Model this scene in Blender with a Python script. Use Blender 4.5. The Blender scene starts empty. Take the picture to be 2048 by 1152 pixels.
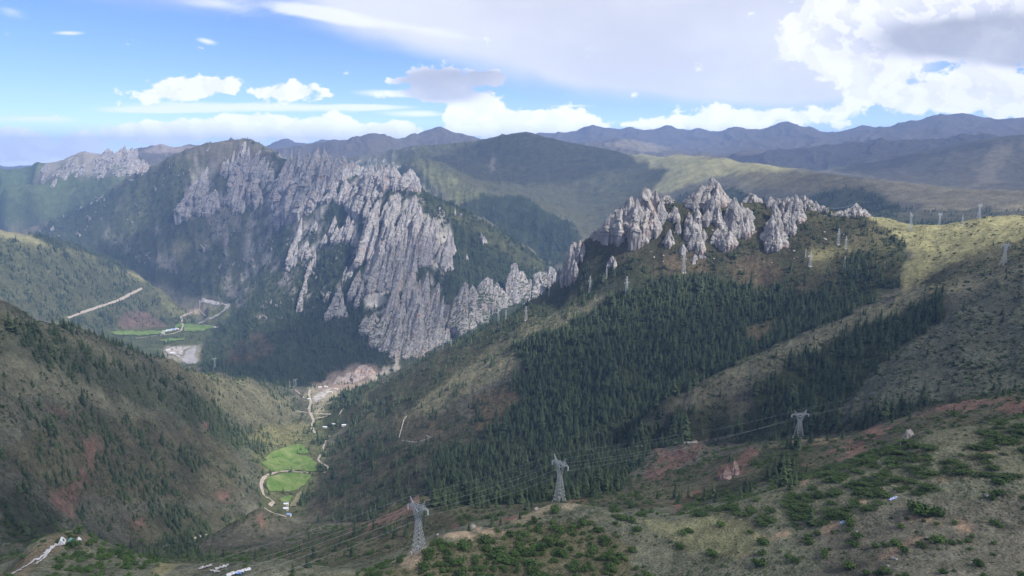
import bpy, math, random
import numpy as np
from mathutils import Vector, Matrix

# ------------------------------------------------------------------ camera, world, sun
sc = bpy.context.scene
COL = sc.collection
PITCH = math.radians(10.5)
FPX = 1365.0                         # focal length in photo pixels (2048 wide)
cam_d = bpy.data.cameras.new("camera")
cam = bpy.data.objects.new("camera", cam_d)
COL.objects.link(cam)
cam.location = (0, 0, 0)
cam.rotation_euler = (math.pi / 2 - PITCH, 0, 0)
cam_d.sensor_width = 36.0
cam_d.lens = 36.0 * FPX / 2048.0
cam_d.clip_start = 1.0
cam_d.clip_end = 120000.0
sc.camera = cam

SUN_EL, SUN_AZ = math.radians(46), math.radians(118)      # azimuth clockwise from +Y (view direction)
SUN_DIR = Vector((math.sin(SUN_AZ) * math.cos(SUN_EL), math.cos(SUN_AZ) * math.cos(SUN_EL), math.sin(SUN_EL)))
sun_d = bpy.data.lights.new("sun", 'SUN')
sun_d.energy = 2.8
sun_d.angle = math.radians(2.2)
sun_d.color = (1.0, 0.965, 0.91)
sun = bpy.data.objects.new("sun", sun_d)
COL.objects.link(sun)
sun.rotation_euler = SUN_DIR.to_track_quat('Z', 'Y').to_euler()

sc.view_settings.view_transform = 'Standard'
sc.view_settings.look = 'None'
sc.view_settings.exposure = 1.22
sc.view_settings.gamma = 1.0

world = bpy.data.worlds.new("World")
sc.world = world
world.use_nodes = True
wn = world.node_tree
wn.nodes.clear()
w_sky = wn.nodes.new('ShaderNodeTexSky')
w_sky.sky_type = 'NISHITA'
w_sky.sun_disc = False
w_sky.sun_elevation = SUN_EL
w_sky.sun_rotation = SUN_AZ
w_sky.altitude = 3500

def _w(typ, **kw):
    n = wn.nodes.new(typ)
    for k, v in kw.items(): setattr(n, k, v)
    return n
def _wm(op, a, b=None, clamp=False):
    m = _w('ShaderNodeMath', operation=op, use_clamp=clamp)
    for i, v in ((0, a), (1, b)):
        if v is None: continue
        if isinstance(v, (int, float)): m.inputs[i].default_value = v
        else: wn.links.new(v, m.inputs[i])
    return m.outputs[0]
def _wmap(v, a, b, c=0.0, d=1.0):
    m = _w('ShaderNodeMapRange'); m.interpolation_type = 'SMOOTHSTEP'; wn.links.new(v, m.inputs[0])
    for i, x in enumerate((a, b, c, d)): m.inputs[i + 1].default_value = x
    return m.outputs[0]
def _wmix(f, a, b, mode='MIX'):
    m = _w('ShaderNodeMix', data_type='RGBA', blend_type=mode)
    for k, v in ((0, f), (6, a), (7, b)):
        if isinstance(v, (int, float)): m.inputs[k].default_value = v
        elif isinstance(v, tuple): m.inputs[k].default_value = (*v, 1)
        else: wn.links.new(v, m.inputs[k])
    return m.outputs[2]
# clouds live on the directions of the sky: (x/|y|, z/|y|) of the direction
_tc = _w('ShaderNodeTexCoord').outputs['Generated']
_sx = _w('ShaderNodeSeparateXYZ'); wn.links.new(_tc, _sx.inputs[0])
_ay = _wm('MAXIMUM', _wm('ABSOLUTE', _sx.outputs[1]), 0.12)
_U = _wm('DIVIDE', _sx.outputs[0], _ay); _V = _wm('DIVIDE', _sx.outputs[2], _ay)
_cv = _w('ShaderNodeCombineXYZ'); wn.links.new(_U, _cv.inputs[0]); wn.links.new(_V, _cv.inputs[1])
def _uv(px, py):
    x = (px - 1024) / FPX; u = (576 - py) / FPX
    yy = math.cos(PITCH) + math.sin(PITCH) * u; zz = math.cos(PITCH) * u - math.sin(PITCH)
    return x / yy, zz / yy
def _blob(px, py, rx, ry, w, tilt=0.0):
    u, v = _uv(px, py)
    mp = _w('ShaderNodeMapping', vector_type='TEXTURE')
    mp.inputs['Location'].default_value = (u, v, 0); mp.inputs['Rotation'].default_value = (0, 0, tilt)
    mp.inputs['Scale'].default_value = (rx / FPX, ry / FPX, 1)
    wn.links.new(_cv.outputs[0], mp.inputs['Vector'])
    g = _w('ShaderNodeTexGradient', gradient_type='SPHERICAL'); wn.links.new(mp.outputs[0], g.inputs[0])
    return _wm('MULTIPLY', g.outputs['Fac'], w)
def _sum(bl):
    t = None
    for b in bl:
        n = _blob(*b); t = n if t is None else _wm('ADD', t, n)
    return t
def _noise(scale, sx, sy, detail, rough, off=0.0, dist=0.0):
    mp = _w('ShaderNodeMapping'); mp.inputs['Scale'].default_value = (sx, sy, 1); mp.inputs['Location'].default_value = (off, off * .37, 0)
    wn.links.new(_cv.outputs[0], mp.inputs['Vector'])
    n = _w('ShaderNodeTexNoise'); n.inputs['Scale'].default_value = scale; n.inputs['Detail'].default_value = detail
    n.inputs['Roughness'].default_value = rough; n.inputs['Distortion'].default_value = dist
    wn.links.new(mp.outputs[0], n.inputs['Vector']); return n.outputs[0]
# fair blue above, paler towards the horizon
_sky = _wmix(1.0, w_sky.outputs[0], (.34, .385, .50), 'MULTIPLY')
_hb = _w('ShaderNodeValToRGB'); _hb.color_ramp.elements[0].color = (1.0, .88, .82, 1); _hb.color_ramp.elements[1].color = (.95, .98, 1.0, 1)
wn.links.new(_wmap(_V, 0.0, .24), _hb.inputs[0])
_sky = _wmix(1.0, _sky, _hb.outputs[0], 'MULTIPLY')
# veil of high cloud
_veil = _sum([(1330, 10, 540, 250, 1.15), (1130, -60, 560, 220, .9), (1560, 80, 380, 130, .9), (1290, 110, 240, 90, .5), (720, -60, 420, 170, .65), (1620, -40, 400, 300, .7), (300, -60, 300, 110, .5)])
_vn = _noise(3.2, 1.0, 2.0, 7, .55, 3.1, .3)
_va = _wmap(_wm('ADD', _veil, _wm('MULTIPLY', _wm('SUBTRACT', _vn, .5), .75)), .12, .62, 0, .93)
_vc = _wmix(_wmap(_noise(3.0, 1, 2.0, 7, .55, 8.0), .32, .66), (1.95, 2.02, 2.28), (2.4, 2.45, 2.65))
_sky = _wmix(_va, _sky, _vc)
# low streaks
_st = _sum([(500, 214, 420, 15, 1.1, -.01), (300, 222, 200, 10, .9), (800, 188, 170, 13, 1.0, -.03), (840, 228, 110, 9, .9), (740, 214, 120, 8, .7), (60, 238, 160, 10, .8), (150, 200, 60, 5, .3), (1130, 212, 90, 5, .7), (270, 182, 120, 8, .4), (640, 28, 120, 28, .9, -.2), (800, 52, 330, 20, .8, -.16), (440, 8, 160, 30, .8, -.1), (135, 66, 50, 7, .9), (412, 82, 34, 9, .9, -.2), (20, 20, 70, 22, .6, -.2), (280, 255, 220, 18, .8), (1600, 226, 260, 10, .6), (1900, 200, 160, 20, .4), (120, 304, 160, 10, .7)])
_sa = _wmap(_wm('ADD', _st, _wm('MULTIPLY', _wm('SUBTRACT', _noise(9.0, 1.0, 3.4, 7, .6, 1.7, .4), .5), 1.0)), .25, .85, 0, .85)
_sky = _wmix(_sa, _sky, (2.75, 2.82, 3.0))
# heaped clouds
_cu = _sum([(b_[0], b_[1], b_[2] * 1.4, b_[3] * 1.35, b_[4] * .74, *b_[5:]) for b_ in [(355, 180, 130, 27, 1.25, .1), (400, 172, 60, 24, .9), (583, 184, 66, 27, 1.4), (520, 185, 26, 9, .8), (880, 162, 92, 36, 1.35), (908, 140, 36, 22, .7), (980, 158, 40, 15, 1.0), (788, 160, 28, 9, .9), (940, 203, 52, 23, 1.35), (860, 190, 160, 10, .6),
            (420, 258, 120, 24, 1.2), (250, 268, 110, 22, 1.1), (330, 262, 70, 30, 1.1), (500, 252, 60, 30, 1.2), (10, 300, 60, 30, 1.2), (800, 262, 60, 22, 1.1), (912, 244, 26, 36, 1.4), (985, 248, 84, 40, 1.3), (1060, 252, 70, 24, 1.2), (1130, 240, 60, 36, 1.4), (1190, 255, 60, 20, 1.0), (640, 252, 90, 28, 1.2), (560, 262, 140, 24, 1.0), (720, 265, 120, 20, .9), (1390, 236, 110, 30, 1.1), (1300, 250, 80, 18, .8), (1480, 240, 90, 26, 1.0),
            (1640, 236, 130, 26, 1.0), (1800, 186, 150, 40, 1.3), (1740, 165, 60, 26, .9), (1985, 176, 100, 48, 1.4), (1935, 160, 30, 30, .9), (2050, 200, 90, 44, 1.1), (1880, 200, 120, 26, .9), (1650, 20, 60, 60, 1.1), (1640, 80, 100, 60, 1.2), (1700, 95, 130, 55, 1.1), (1770, 70, 90, 60, 1.1), (1850, 52, 140, 74, 1.7), (1980, 45, 170, 74, 1.9), (2110, 30, 150, 90, 1.7),
            (50, 288, 120, 26, 1.2), (20, 270, 50, 20, .9), (110, 312, 130, 16, 1.0), (165, 290, 40, 18, .9), (1770, 138, 60, 18, .6)]])
_c1 = _noise(22.0, 1.0, 1.35, 12, .6, 5.0, .2)
_cd = _wm('ADD', _wm('ADD', _cu, _wm('MULTIPLY', _wm('SUBTRACT', _c1, .5), 2.4)), _wm('MULTIPLY', _wm('SUBTRACT', _noise(70.0, 1.0, 1.2, 6, .6, 9.0), .5), .55))
_ca = _wmap(_cd, .36, .6)
_c1b = _noise(22.0, 1.0, 1.35, 12, .6, 5.02, .2)                # the same billows a little way off, for their lit sides
_lit = _wmap(_wm('SUBTRACT', _c1, _c1b), -.05, .05)
_core = _wm('MULTIPLY', _wmap(_cd, .8, 2.0), _wmap(_V, .045, .12))
_lw = _w('ShaderNodeValToRGB'); _lw.color_ramp.elements[0].color = (1.04, 1.03, 1.0, 1); _lw.color_ramp.elements[1].color = (1, 1, 1, 1)
wn.links.new(_wmap(_V, .03, .12), _lw.inputs[0]); _lowc = _lw.outputs[0]
_cc = _wmix(_core, (2.65, 2.68, 2.8), (2.1, 2.18, 2.5))
_cc = _wmix(_wm('MULTIPLY', _lit, .7), _cc, (3.02, 3.03, 3.06))
_dk = _sum([(880, 170, 120, 46, 3.2), (985, 160, 60, 26, 3.0), (1960, 80, 260, 56, 2.0), (2090, 70, 220, 80, 1.6), (1860, 76, 150, 40, 1.0), (1720, 112, 110, 22, .5), (2030, 120, 60, 24, .9), (1400, 190, 300, 30, .3)])
_cc = _wmix(_wm('MULTIPLY', _wmap(_dk, .0, 1.5), _wmap(_noise(7, 1, 1.8, 8, .58, 2.2), .2, .8, .62, 1.0)), _cc, (1.25, 1.33, 1.6))
_sky = _wmix(_ca, _sky, _wmix(1.0, _cc, _lowc, 'MULTIPLY'))
# a grey deck of cloud overhead, out of the picture
_sky = _wmix(_wm('MULTIPLY', _wmap(_sx.outputs[2], .3, .55), .8), _sky, (2.5, 2.55, 2.65))
# the sky stands bright behind the long path through the haze low down
_path = _wm('MINIMUM', _wm('DIVIDE', 830.0, _wm('MAXIMUM', _V, .03)), 15000.0)
_boost = _wm('EXPONENT', _wm('MULTIPLY', _path, 5.0e-5))
_bc = _w('ShaderNodeCombineXYZ')
for i_ in range(3): wn.links.new(_boost, _bc.inputs[i_])
_sky = _wmix(1.0, _sky, _bc.outputs[0], 'MULTIPLY')
w_bg = wn.nodes.new('ShaderNodeBackground')
w_bg.inputs[1].default_value = 0.15
w_out = wn.nodes.new('ShaderNodeOutputWorld')
wn.links.new(_sky, w_bg.inputs[0])
wn.links.new(w_bg.outputs[0], w_out.inputs[0])

# ------------------------------------------------------------------ helpers: noise, rays, terrain function
rng = np.random.default_rng(7)
random.seed(7)

def _hash(ix, iy, iz, seed):
    with np.errstate(over='ignore'):
        h = ((ix & 0xffffffff).astype(np.uint32) * np.uint32(0x9E3779B1) ^ (iy & 0xffffffff).astype(np.uint32) * np.uint32(0x85EBCA77)
             ^ (iz & 0xffffffff).astype(np.uint32) * np.uint32(0xC2B2AE3D)) + np.uint32(seed * 974711 & 0xffffffff)
        h = (h ^ (h >> np.uint32(16))) * np.uint32(0x7FEB352D)
        h = (h ^ (h >> np.uint32(15))) * np.uint32(0x846CA68B)
        h = h ^ (h >> np.uint32(16))
    return (h & np.uint32(0xffff)).astype(np.float32) / 32767.5 - 1.0

def vnoise(x, y, z=None, seed=0):
    """value noise in -1..1, 2-D or 3-D"""
    x = np.asarray(x, np.float64); y = np.asarray(y, np.float64)
    fx = np.floor(x); fy = np.floor(y)
    ix = fx.astype(np.int64); iy = fy.astype(np.int64)
    u = (x - fx).astype(np.float32); v = (y - fy).astype(np.float32)
    u = u * u * u * (u * (u * 6 - 15) + 10); v = v * v * v * (v * (v * 6 - 15) + 10)
    def plane(iz):
        a = _hash(ix, iy, iz, seed); b = _hash(ix + 1, iy, iz, seed)
        c = _hash(ix, iy + 1, iz, seed); d = _hash(ix + 1, iy + 1, iz, seed)
        ab = a + (b - a) * u; cd = c + (d - c) * u
        return ab + (cd - ab) * v
    if z is None:
        return plane(np.zeros_like(ix))
    z = np.asarray(z, np.float64); fz = np.floor(z); iz = fz.astype(np.int64)
    w = (z - fz).astype(np.float32); w = w * w * (3 - 2 * w)
    p = plane(iz); q = plane(iz + 1)
    return p + (q - p) * w

def fbm(x, y, z=None, octaves=5, seed=0, gain=0.5, lac=2.03):
    s = 0; a = 1.0; n = 0; k = 1.0
    for o in range(octaves):
        s = s + a * vnoise(x * k + o * 17.3, y * k + o * 9.1, None if z is None else z * k + o * 5.7, seed + o)
        n += a; a *= gain; k *= lac
    return s / n

def ridged(x, y, z=None, octaves=5, seed=0, gain=0.55, lac=2.07):
    s = 0; a = 1.0; n = 0; k = 1.0
    for o in range(octaves):
        v = 1.0 - np.abs(vnoise(x * k + o * 13.7, y * k + o * 7.9, None if z is None else z * k + o * 3.3, seed + o))
        s = s + a * v * v; n += a; a *= gain; k *= lac
    return s / n

CP, SP = math.cos(PITCH), math.sin(PITCH)
def ray(px, py):
    """photo pixel -> (azimuth, tangent of elevation)"""
    px = np.asarray(px, float); py = np.asarray(py, float)
    x = (px - 1024.0) / FPX; u = (576.0 - py) / FPX
    yy = CP + SP * u; zz = CP * u - SP
    return np.arctan2(x, yy), zz / np.hypot(x, yy)

def project(X, Y, Z):
    """world -> photo pixel (camera at the origin)"""
    dep = Y * CP - Z * SP
    up = Y * SP + Z * CP
    return 1024.0 + FPX * X / dep, 576.0 - FPX * up / dep, dep

def at(px, py, R):
    a, t = ray(px, py)
    return np.array([R * math.sin(a), R * math.cos(a), R * t])

# the lie of the land: crests, slopes and gullies surveyed as (photo x, photo y, ground range in metres)
SURVEY = """
#^ foreground ridge crest
2250 800 560; 2150 818 535; 2048 835 520; 1940 850 510; 1830 868 500; 1790 900 485; 1700 932 470; 1620 958 462; 1560 975 455; 1480 1000 448; 1400 1022 443; 1340 1036 440; 1280 1034 446; 1220 1015 462; 1170 1006 472; 1110 1003 475; 1060 1021 468; 1000 1046 452; 940 1060 438; 880 1068 430; 835 1104 410; 790 1132 400; 700 1138 405; 640 1132 415; 570 1118 430; 500 1120 440; 430 1124 450; 370 1126 465; 320 1124 480; 270 1105 500; 200 1080 515; 150 1063 522; 100 1070 515; 60 1090 505; 0 1150 470; -100 1200 450; -200 1240 440
# foreground near slope
2150 1000 440; 2048 1000 430; 2150 1152 370; 2048 1152 350; 1900 1000 425; 1900 1152 345; 1750 1030 410; 1750 1152 350; 1600 1060 408; 1600 1152 358; 1450 1080 405; 1450 1152 365; 1300 1100 400; 1300 1152 370; 1150 1080 412; 1150 1152 372; 1024 1110 398; 1024 1152 375; 900 1152 380; 780 1170 378; 650 1175 385; 500 1165 400; 380 1165 425; 250 1152 440; 120 1152 455; 150 1110 490
# below the frame, under the camera
2048 1400 250; 1700 1400 255; 1300 1400 270; 1000 1400 275; 700 1400 280; 350 1400 300; 0 1400 320; 2300 1300 290; -250 1400 330; 1024 1800 190; 300 1800 210; 1800 1800 180
# knob and brown spur behind the foreground
834 992 690; 800 1015 720; 740 1044 760; 700 1052 790; 650 1060 820; 600 1066 860; 560 1064 890; 545 1056 910; 525 1032 935; 507 1019 960; 480 1035 950; 440 1060 930; 410 1085 900
# hollow between brown spur and foreground
780 1120 560; 650 1128 610; 550 1110 680; 450 1112 740; 350 1118 690; 250 1112 690; 150 1095 720; 50 1090 730; -60 1100 700
# bowl behind the foreground right, red ground
930 1058 540; 1000 1040 560; 1080 1018 600; 1170 1000 640; 1140 986 700; 1200 983 710; 1300 1010 600; 1370 1006 605; 1430 962 660; 1470 925 710; 1500 898 760; 1450 1000 560; 1550 950 620; 1650 930 620; 1750 900 620; 1600 905 720; 1700 890 690; 1780 860 700; 1850 850 660; 1950 840 640; 2048 825 640; 2150 812 640
#^ red crest with the far pylon
2250 760 750; 2150 770 750; 2048 785 755; 1950 801 760; 1880 815 765; 1840 833 770; 1800 836 775; 1760 850 785; 1700 871 800; 1650 877 805; 1597 877 810; 1540 880 830; 1500 885 850; 1400 889 930; 1330 892 1000; 1260 898 1050
# hollow behind red crest, foot of the right slope
2150 810 850; 2048 800 870; 1950 815 870; 1850 836 880; 1750 860 900; 1680 872 930; 1600 868 960; 1500 872 1010; 1420 880 1040
# right slope between the hollow and the forest gully
2150 720 960; 2048 740 990; 1950 755 990; 1850 790 960; 1750 815 960; 1700 840 950; 1900 690 1080; 1800 730 1050; 2048 650 1140; 2150 640 1120; 1950 620 1200
2048 560 1290; 2150 545 1270; 2048 500 1480; 2150 480 1460
# gully with the narrow wood
1870 640 1220; 1800 700 1130; 1750 745 1080; 1700 790 1030; 1650 830 985; 1600 858 965
# pale grassy spur
1960 530 1460; 1890 556 1420; 1830 581 1380; 1760 607 1330; 1700 630 1290; 1650 650 1255; 1600 671 1225; 1550 693 1195; 1500 716 1170; 1450 742 1140; 1400 770 1115; 1360 793 1100; 1330 812 1090; 1280 850 1080
# near side of the spur
1500 780 1080; 1400 820 1060; 1560 760 1090; 1450 850 1040; 1350 860 1050
# gully behind the spur
1830 572 1500; 1760 600 1450; 1700 622 1410; 1600 663 1340; 1500 708 1280; 1400 762 1225; 1330 806 1190; 1250 862 1140; 1150 915 1050; 1100 955 1000; 1000 1008 955; 900 1038 955; 800 1050 1000; 700 1042 1100; 610 1036 1220
#^ plateau crest on the right
2250 428 1800; 2150 430 1800; 2048 434 1800; 1990 436 1790; 1955 438 1780; 1900 448 1780; 1850 452 1780; 1800 446 1800; 1760 436 1830; 1730 432 1840
# plateau
2048 465 1620; 1900 490 1620; 1800 480 1700; 1820 540 1520; 1900 520 1530; 1750 500 1650; 1700 520 1640; 1720 580 1500
#^ crag ridge base line
1690 425 1850; 1640 418 1840; 1600 412 1830; 1540 412 1820; 1480 410 1810; 1400 410 1800; 1340 410 1800; 1290 412 1800; 1240 440 1800; 1200 465 1800; 1170 490 1810; 1140 520 1830; 1125 550 1850
# forest face below the crags
1650 520 1640; 1600 560 1560; 1500 500 1690; 1500 580 1560; 1500 640 1440; 1400 500 1690; 1400 560 1590; 1400 640 1440; 1400 720 1290; 1300 470 1740; 1300 530 1640; 1300 600 1530; 1300 700 1380; 1300 770 1270; 1200 540 1720; 1200 620 1560; 1200 720 1380; 1200 820 1220; 1100 660 1560; 1100 760 1380; 1100 850 1240; 1000 760 1480; 1000 850 1290; 1000 930 1120; 900 850 1380; 900 930 1170; 900 1000 1020; 800 900 1360; 800 980 1150; 740 960 1260; 720 1010 1170; 660 1000 1260
# shoulder and its silhouette against the massif
1060 605 1850; 1040 618 1850; 1000 642 1850; 950 668 1850; 900 690 1860; 850 715 1890; 800 740 1940; 760 758 2000; 720 778 2080; 690 795 2150
1130 590 1780; 1050 645 1700; 950 722 1640; 850 800 1600; 770 860 1580; 700 900 1600
# side valley floor
690 802 2160; 660 782 2260; 620 776 2350; 680 765 2420; 740 752 2500; 665 860 1850; 630 830 1990; 640 930 1570; 600 900 1680; 580 950 1455; 545 930 1530; 540 970 1370; 610 990 1390; 590 1010 1310; 545 1010 1275; 570 1030 1230; 500 1030 1200; 430 1062 1080; 390 1080 1020; 300 1100 930
# left hillside: crest
-200 560 1050; -100 585 1100; 0 611 1150; 50 625 1200; 100 641 1260; 150 655 1310; 200 672 1370; 250 692 1440; 300 710 1510; 350 727 1600; 400 740 1720; 450 748 1860; 500 757 2030; 540 765 2190; 575 772 2330
# left hillside: just behind the crest
-100 625 1240; 0 648 1300; 50 662 1360; 100 676 1430; 150 692 1490; 200 708 1560; 250 724 1640; 300 742 1730; 350 756 1830; 400 766 1960; 450 772 2110; 500 778 2290
# left hillside: face
-100 750 1000; 0 700 1080; 0 800 970; 0 900 890; 0 1000 820; 0 1070 770; 100 720 1150; 100 830 1030; 100 950 930; 100 1040 850; 200 760 1230; 200 850 1110; 200 950 1020; 200 1040 950; 300 800 1340; 300 900 1190; 300 1000 1060; 300 1070 980; 400 800 1540; 400 880 1350; 400 960 1210; 400 1040 1090; 450 850 1570; 480 920 1390; 480 1000 1220; 500 800 1820; 540 830 1900; 520 870 1650; 580 800 2150; 590 840 1960; 560 880 1720
# behind left hillside: drop to main valley
-200 640 1700; 0 680 1750; 150 740 1900; 300 775 2050; 450 800 2350; 560 800 2500; 620 790 2560; 700 785 2560; 780 770 2480; 850 740 2350; 950 690 2250; 1050 640 2300; 1130 590 2350
# left mid hill
-250 440 3900; -100 452 4000; 0 466 4100; 60 474 4180; 100 481 4250; 150 494 4350; 200 511 4450; 250 533 4500; 290 556 4520; 320 575 4520; 345 596 4480; 370 622 4400; 388 642 4250
-100 560 3750; 0 560 3850; 0 640 3550; 100 560 3980; 100 640 3700; 200 580 4180; 200 640 3920; 280 600 4330; 280 652 4050; 330 630 4280; 350 656 4000
-100 468 4280; 0 480 4390; 60 488 4480; 100 495 4550; 150 508 4650; 200 525 4760; 250 548 4810; 290 570 4830; 345 610 4790; 385 650 4480
-100 760 2300; 0 760 2500; 100 765 2700; 200 758 2900; 300 742 3000
# main valley floor and river
240 667 3850; 300 668 3850; 350 665 3880; 400 658 3950; 330 690 3480; 400 690 3500; 430 660 3850; 380 712 3330; 360 700 3400; 330 720 3260; 400 730 3180; 425 634 4200; 410 620 4400; 440 612 4550; 455 605 4650; 420 600 4720
# behind left mid hill
-200 540 5200; 0 540 5400; 150 545 5500; 250 570 5300; 330 585 5050; 380 594 4850
#^ great massif: crest
-100 520 7000; 0 495 6900; 60 466 6800; 110 438 6700; 150 420 6600; 200 390 6450; 250 360 6300; 300 334 6180; 350 312 6050; 400 296 5930; 440 288 5850; 480 279 5750; 510 283 5620; 545 302 5450; 575 316 5280; 600 322 5100; 650 328 4850; 700 343 4600; 760 350 4280; 800 360 4050; 830 372 3880; 855 384 3760; 880 400 3680; 920 418 3640; 960 438 3560; 1000 462 3530; 1050 495 3460; 1100 530 3390; 1140 575 3300
# massif: left and front faces
200 450 6050; 300 400 5950; 300 470 5650; 300 520 5400; 380 570 4960; 400 360 5650; 400 430 5400; 400 500 5150; 400 550 4970; 430 570 4800; 500 350 5420; 500 420 5130; 500 500 4860; 500 560 4640; 460 600 4640; 500 583 4250; 470 622 4150; 500 612 3950; 500 640 3680; 460 680 3500; 430 700 3400; 450 715 3250; 500 700 2980; 600 380 4780; 600 450 4480; 600 530 4080; 600 600 3700; 600 680 3200; 550 720 2980; 600 745 2760; 520 740 2850; 700 400 4270; 700 480 3880; 700 560 3480; 700 640 3100; 700 720 2740; 780 420 3760; 780 500 3450; 780 580 3140; 780 660 2840; 780 720 2620; 860 440 3520; 860 520 3280; 860 600 3030; 860 680 2760; 940 490 3440; 940 560 3190; 940 630 2890; 1020 530 3330; 1020 590 3060; 1090 570 3180; 1090 600 2900
# valley behind massif and crags
900 480 4150; 1000 530 4100; 1100 560 3900; 1170 590 3400; 1200 560 3000; 1300 520 2900; 1400 500 2850; 1500 490 2800; 1600 480 2750; 1700 470 2700; 1800 468 2600; 1950 470 2550; 2100 465 2550
560 380 6500; 650 380 6100; 750 380 5500; 300 400 7100; 400 350 7000; 150 470 7000
# back hills: nearer spur with sunny grass
820 318 5600; 860 330 5350; 890 345 5200; 930 366 5050; 970 382 4900; 1020 396 4760; 1060 408 4660; 1100 430 4520; 1130 452 4400; 1160 475 4280
880 400 4900; 950 420 4700; 1020 450 4500; 1080 490 4300; 1130 530 4050
960 360 5450; 1050 385 5150; 1120 415 4900; 1170 450 4600; 1190 475 4350
#^ back hills: main crest
560 330 7600; 640 318 7400; 720 308 7200; 780 300 7000; 830 290 6850; 880 286 6750; 920 284 6650; 960 279 6550; 1000 270 6450; 1030 266 6400; 1060 267 6350; 1100 275 6300; 1150 284 6250; 1200 295 6150; 1230 301 6100; 1290 308 5900; 1350 309 5500; 1400 311 5250; 1450 316 5050; 1500 325 4850; 1550 331 4680; 1600 337 4520; 1650 343 4380; 1700 351 4260; 1750 358 4150; 1800 365 4060; 1850 370 3990; 1900 375 3940; 1980 379 3880; 2048 382 3830; 2150 386 3780; 2250 390 3750
# back hills: faces
1000 330 5900; 1050 340 5750; 1100 350 5650; 1150 380 5400; 1200 400 5100; 1250 400 4950; 1250 350 5500; 1300 350 5300; 1300 400 4750; 1350 350 4950; 1400 360 4750; 1450 350 4750; 1400 420 4200; 1500 370 4450; 1500 420 3950; 1600 380 4150; 1600 430 3600; 1700 390 3950; 1700 430 3400; 1800 400 3750; 1800 430 3300; 1900 410 3600; 1900 440 3200; 2048 415 3500; 2048 440 3000; 2150 420 3450
900 310 6250; 850 320 6000; 780 340 6000; 950 320 6150
# beyond the back hills
1000 300 8000; 1100 305 7600; 1250 320 7000; 1400 335 6300; 1550 350 5900; 1700 365 5400; 1850 385 5100; 2048 395 5000; 600 330 9000; 800 310 9000
#^ right hill beyond the plateau
1600 352 6600; 1670 336 6600; 1720 328 6600; 1800 311 6600; 1850 300 6600; 1900 290 6600; 1950 281 6600; 2000 275 6600; 2048 273 6600; 2150 270 6600; 2250 275 6600
# its near side
1750 350 6150; 1850 345 6000; 1950 350 5800; 2048 350 5800
# purple foothills
1380 310 8200; 1440 308 8200; 1490 306 8300; 1560 300 8400; 1640 293 8500; 1720 284 8600; 1800 274 8700; 1860 270 8700; 1950 268 8700; 2048 266 8700; 2150 262 8700
1500 320 7700; 1700 310 7700; 1850 305 7700; 2048 300 7600; 1240 310 8000; 1300 306 8200; 1340 300 8400; 1290 290 9000; 1240 275 9500
1400 310 9700; 1550 305 9700; 1700 295 9700; 1850 285 9700; 2048 280 9700
#^ far skyline
2250 230 13000; 2150 232 13000; 2060 238 13000; 2038 235 13000; 2000 241 13000; 1960 231 13000; 1930 226 13000; 1905 229 13000; 1890 225 13000; 1870 228 13000; 1830 238 13000; 1800 241 13000; 1760 253 13000; 1722 246 13000; 1690 258 13000; 1640 258 13000; 1622 250 13000; 1602 253 13000; 1580 244 13000; 1545 252 13000; 1510 258 13000; 1485 251 13000; 1440 261 13000; 1400 258 13000; 1360 259 13000; 1336 248 13000; 1310 259 13000; 1285 259 13000; 1258 251 13000; 1240 258 13000; 1215 257 13000; 1190 250 13000; 1150 261 13000; 1100 264 13000; 1070 266 13000; 1030 285 13000
# before the skyline
1150 285 11500; 1300 282 11500; 1450 282 11500; 1600 275 11500; 1750 272 11500; 1900 258 11500; 2048 258 11500
#^ far ridges on the left
500 300 9500; 560 292 9400; 600 289 9300; 640 284 9200; 690 279 9100; 735 272 9000; 775 268 9000; 795 276 9200; 815 271 9600; 850 261 10000; 882 254 10000; 905 264 10000; 918 268 10000; 936 264 10000; 966 276 10000; 1000 290 10000
# more far summits
540 293 13500; 570 277 13500; 590 283 13500; 625 286 13500; 660 277 13500; 690 281 13500; 480 300 13000
180 322 10300; 230 312 10300; 280 301 10000; 320 291 10000; 350 297 10000; 385 290 10000; 405 294 10000; 440 305 10000
# far left rocky mountain
-200 345 8500; -100 340 8400; 0 333 8300; 50 330 8200; 85 328 8000; 115 322 7900; 160 309 7800; 190 314 7700; 215 311 7600; 250 310 7500; 278 316 7450; 300 328 7400; 330 342 7300; 370 354 7200
0 345 8900; 50 342 8800; 85 342 8550; 115 336 8450; 160 323 8350; 190 328 8250; 215 325 8130; 250 324 8030; 278 330 7970; 300 340 7900
-100 420 7400; 0 400 7750; 0 440 7400; 60 380 7700; 60 430 7300; 120 360 7500; 130 400 7300; 200 350 7300; 200 375 7050; 260 345 7150
# far low ground on the left
-300 352 9800; -100 350 9800; 50 347 9800; -300 352 11500; -100 350 11500; 60 348 11500; 150 340 11600; -300 350 13500; 0 348 13500; 200 340 13500
# far rim
-300 330 17000; 0 330 17000; 300 325 17000; 600 310 17000; 900 305 17000; 1200 300 17000; 1500 290 17000; 1800 280 17000; 2100 280 17000; 2300 280 17000
-300 335 23000; 0 335 23000; 500 330 23000; 1000 330 23000; 1500 330 23000; 2048 330 23000; 2300 330 23000
"""
_pts = []; _crest = False
for line in SURVEY.splitlines():
    if line.startswith('#'): _crest = line.startswith('#^')
    if line.strip() and not line.startswith('#'):
        for tok in line.split(';'):
            if tok.strip():
                _pts.append([float(v) for v in tok.split()])
                if _crest: _pts.append([_pts[-1][0], _pts[-1][1] + 15, _pts[-1][2] * 1.07])      # the ground falls away behind a crest
_pts = np.array(_pts)
_a, _t = ray(_pts[:, 0], _pts[:, 1])
LS = 0.75                                                    # weight of log-range against azimuth
_P = np.stack([_a, np.log(_pts[:, 2]) * LS], 1)
MQ = 0.011
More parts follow.
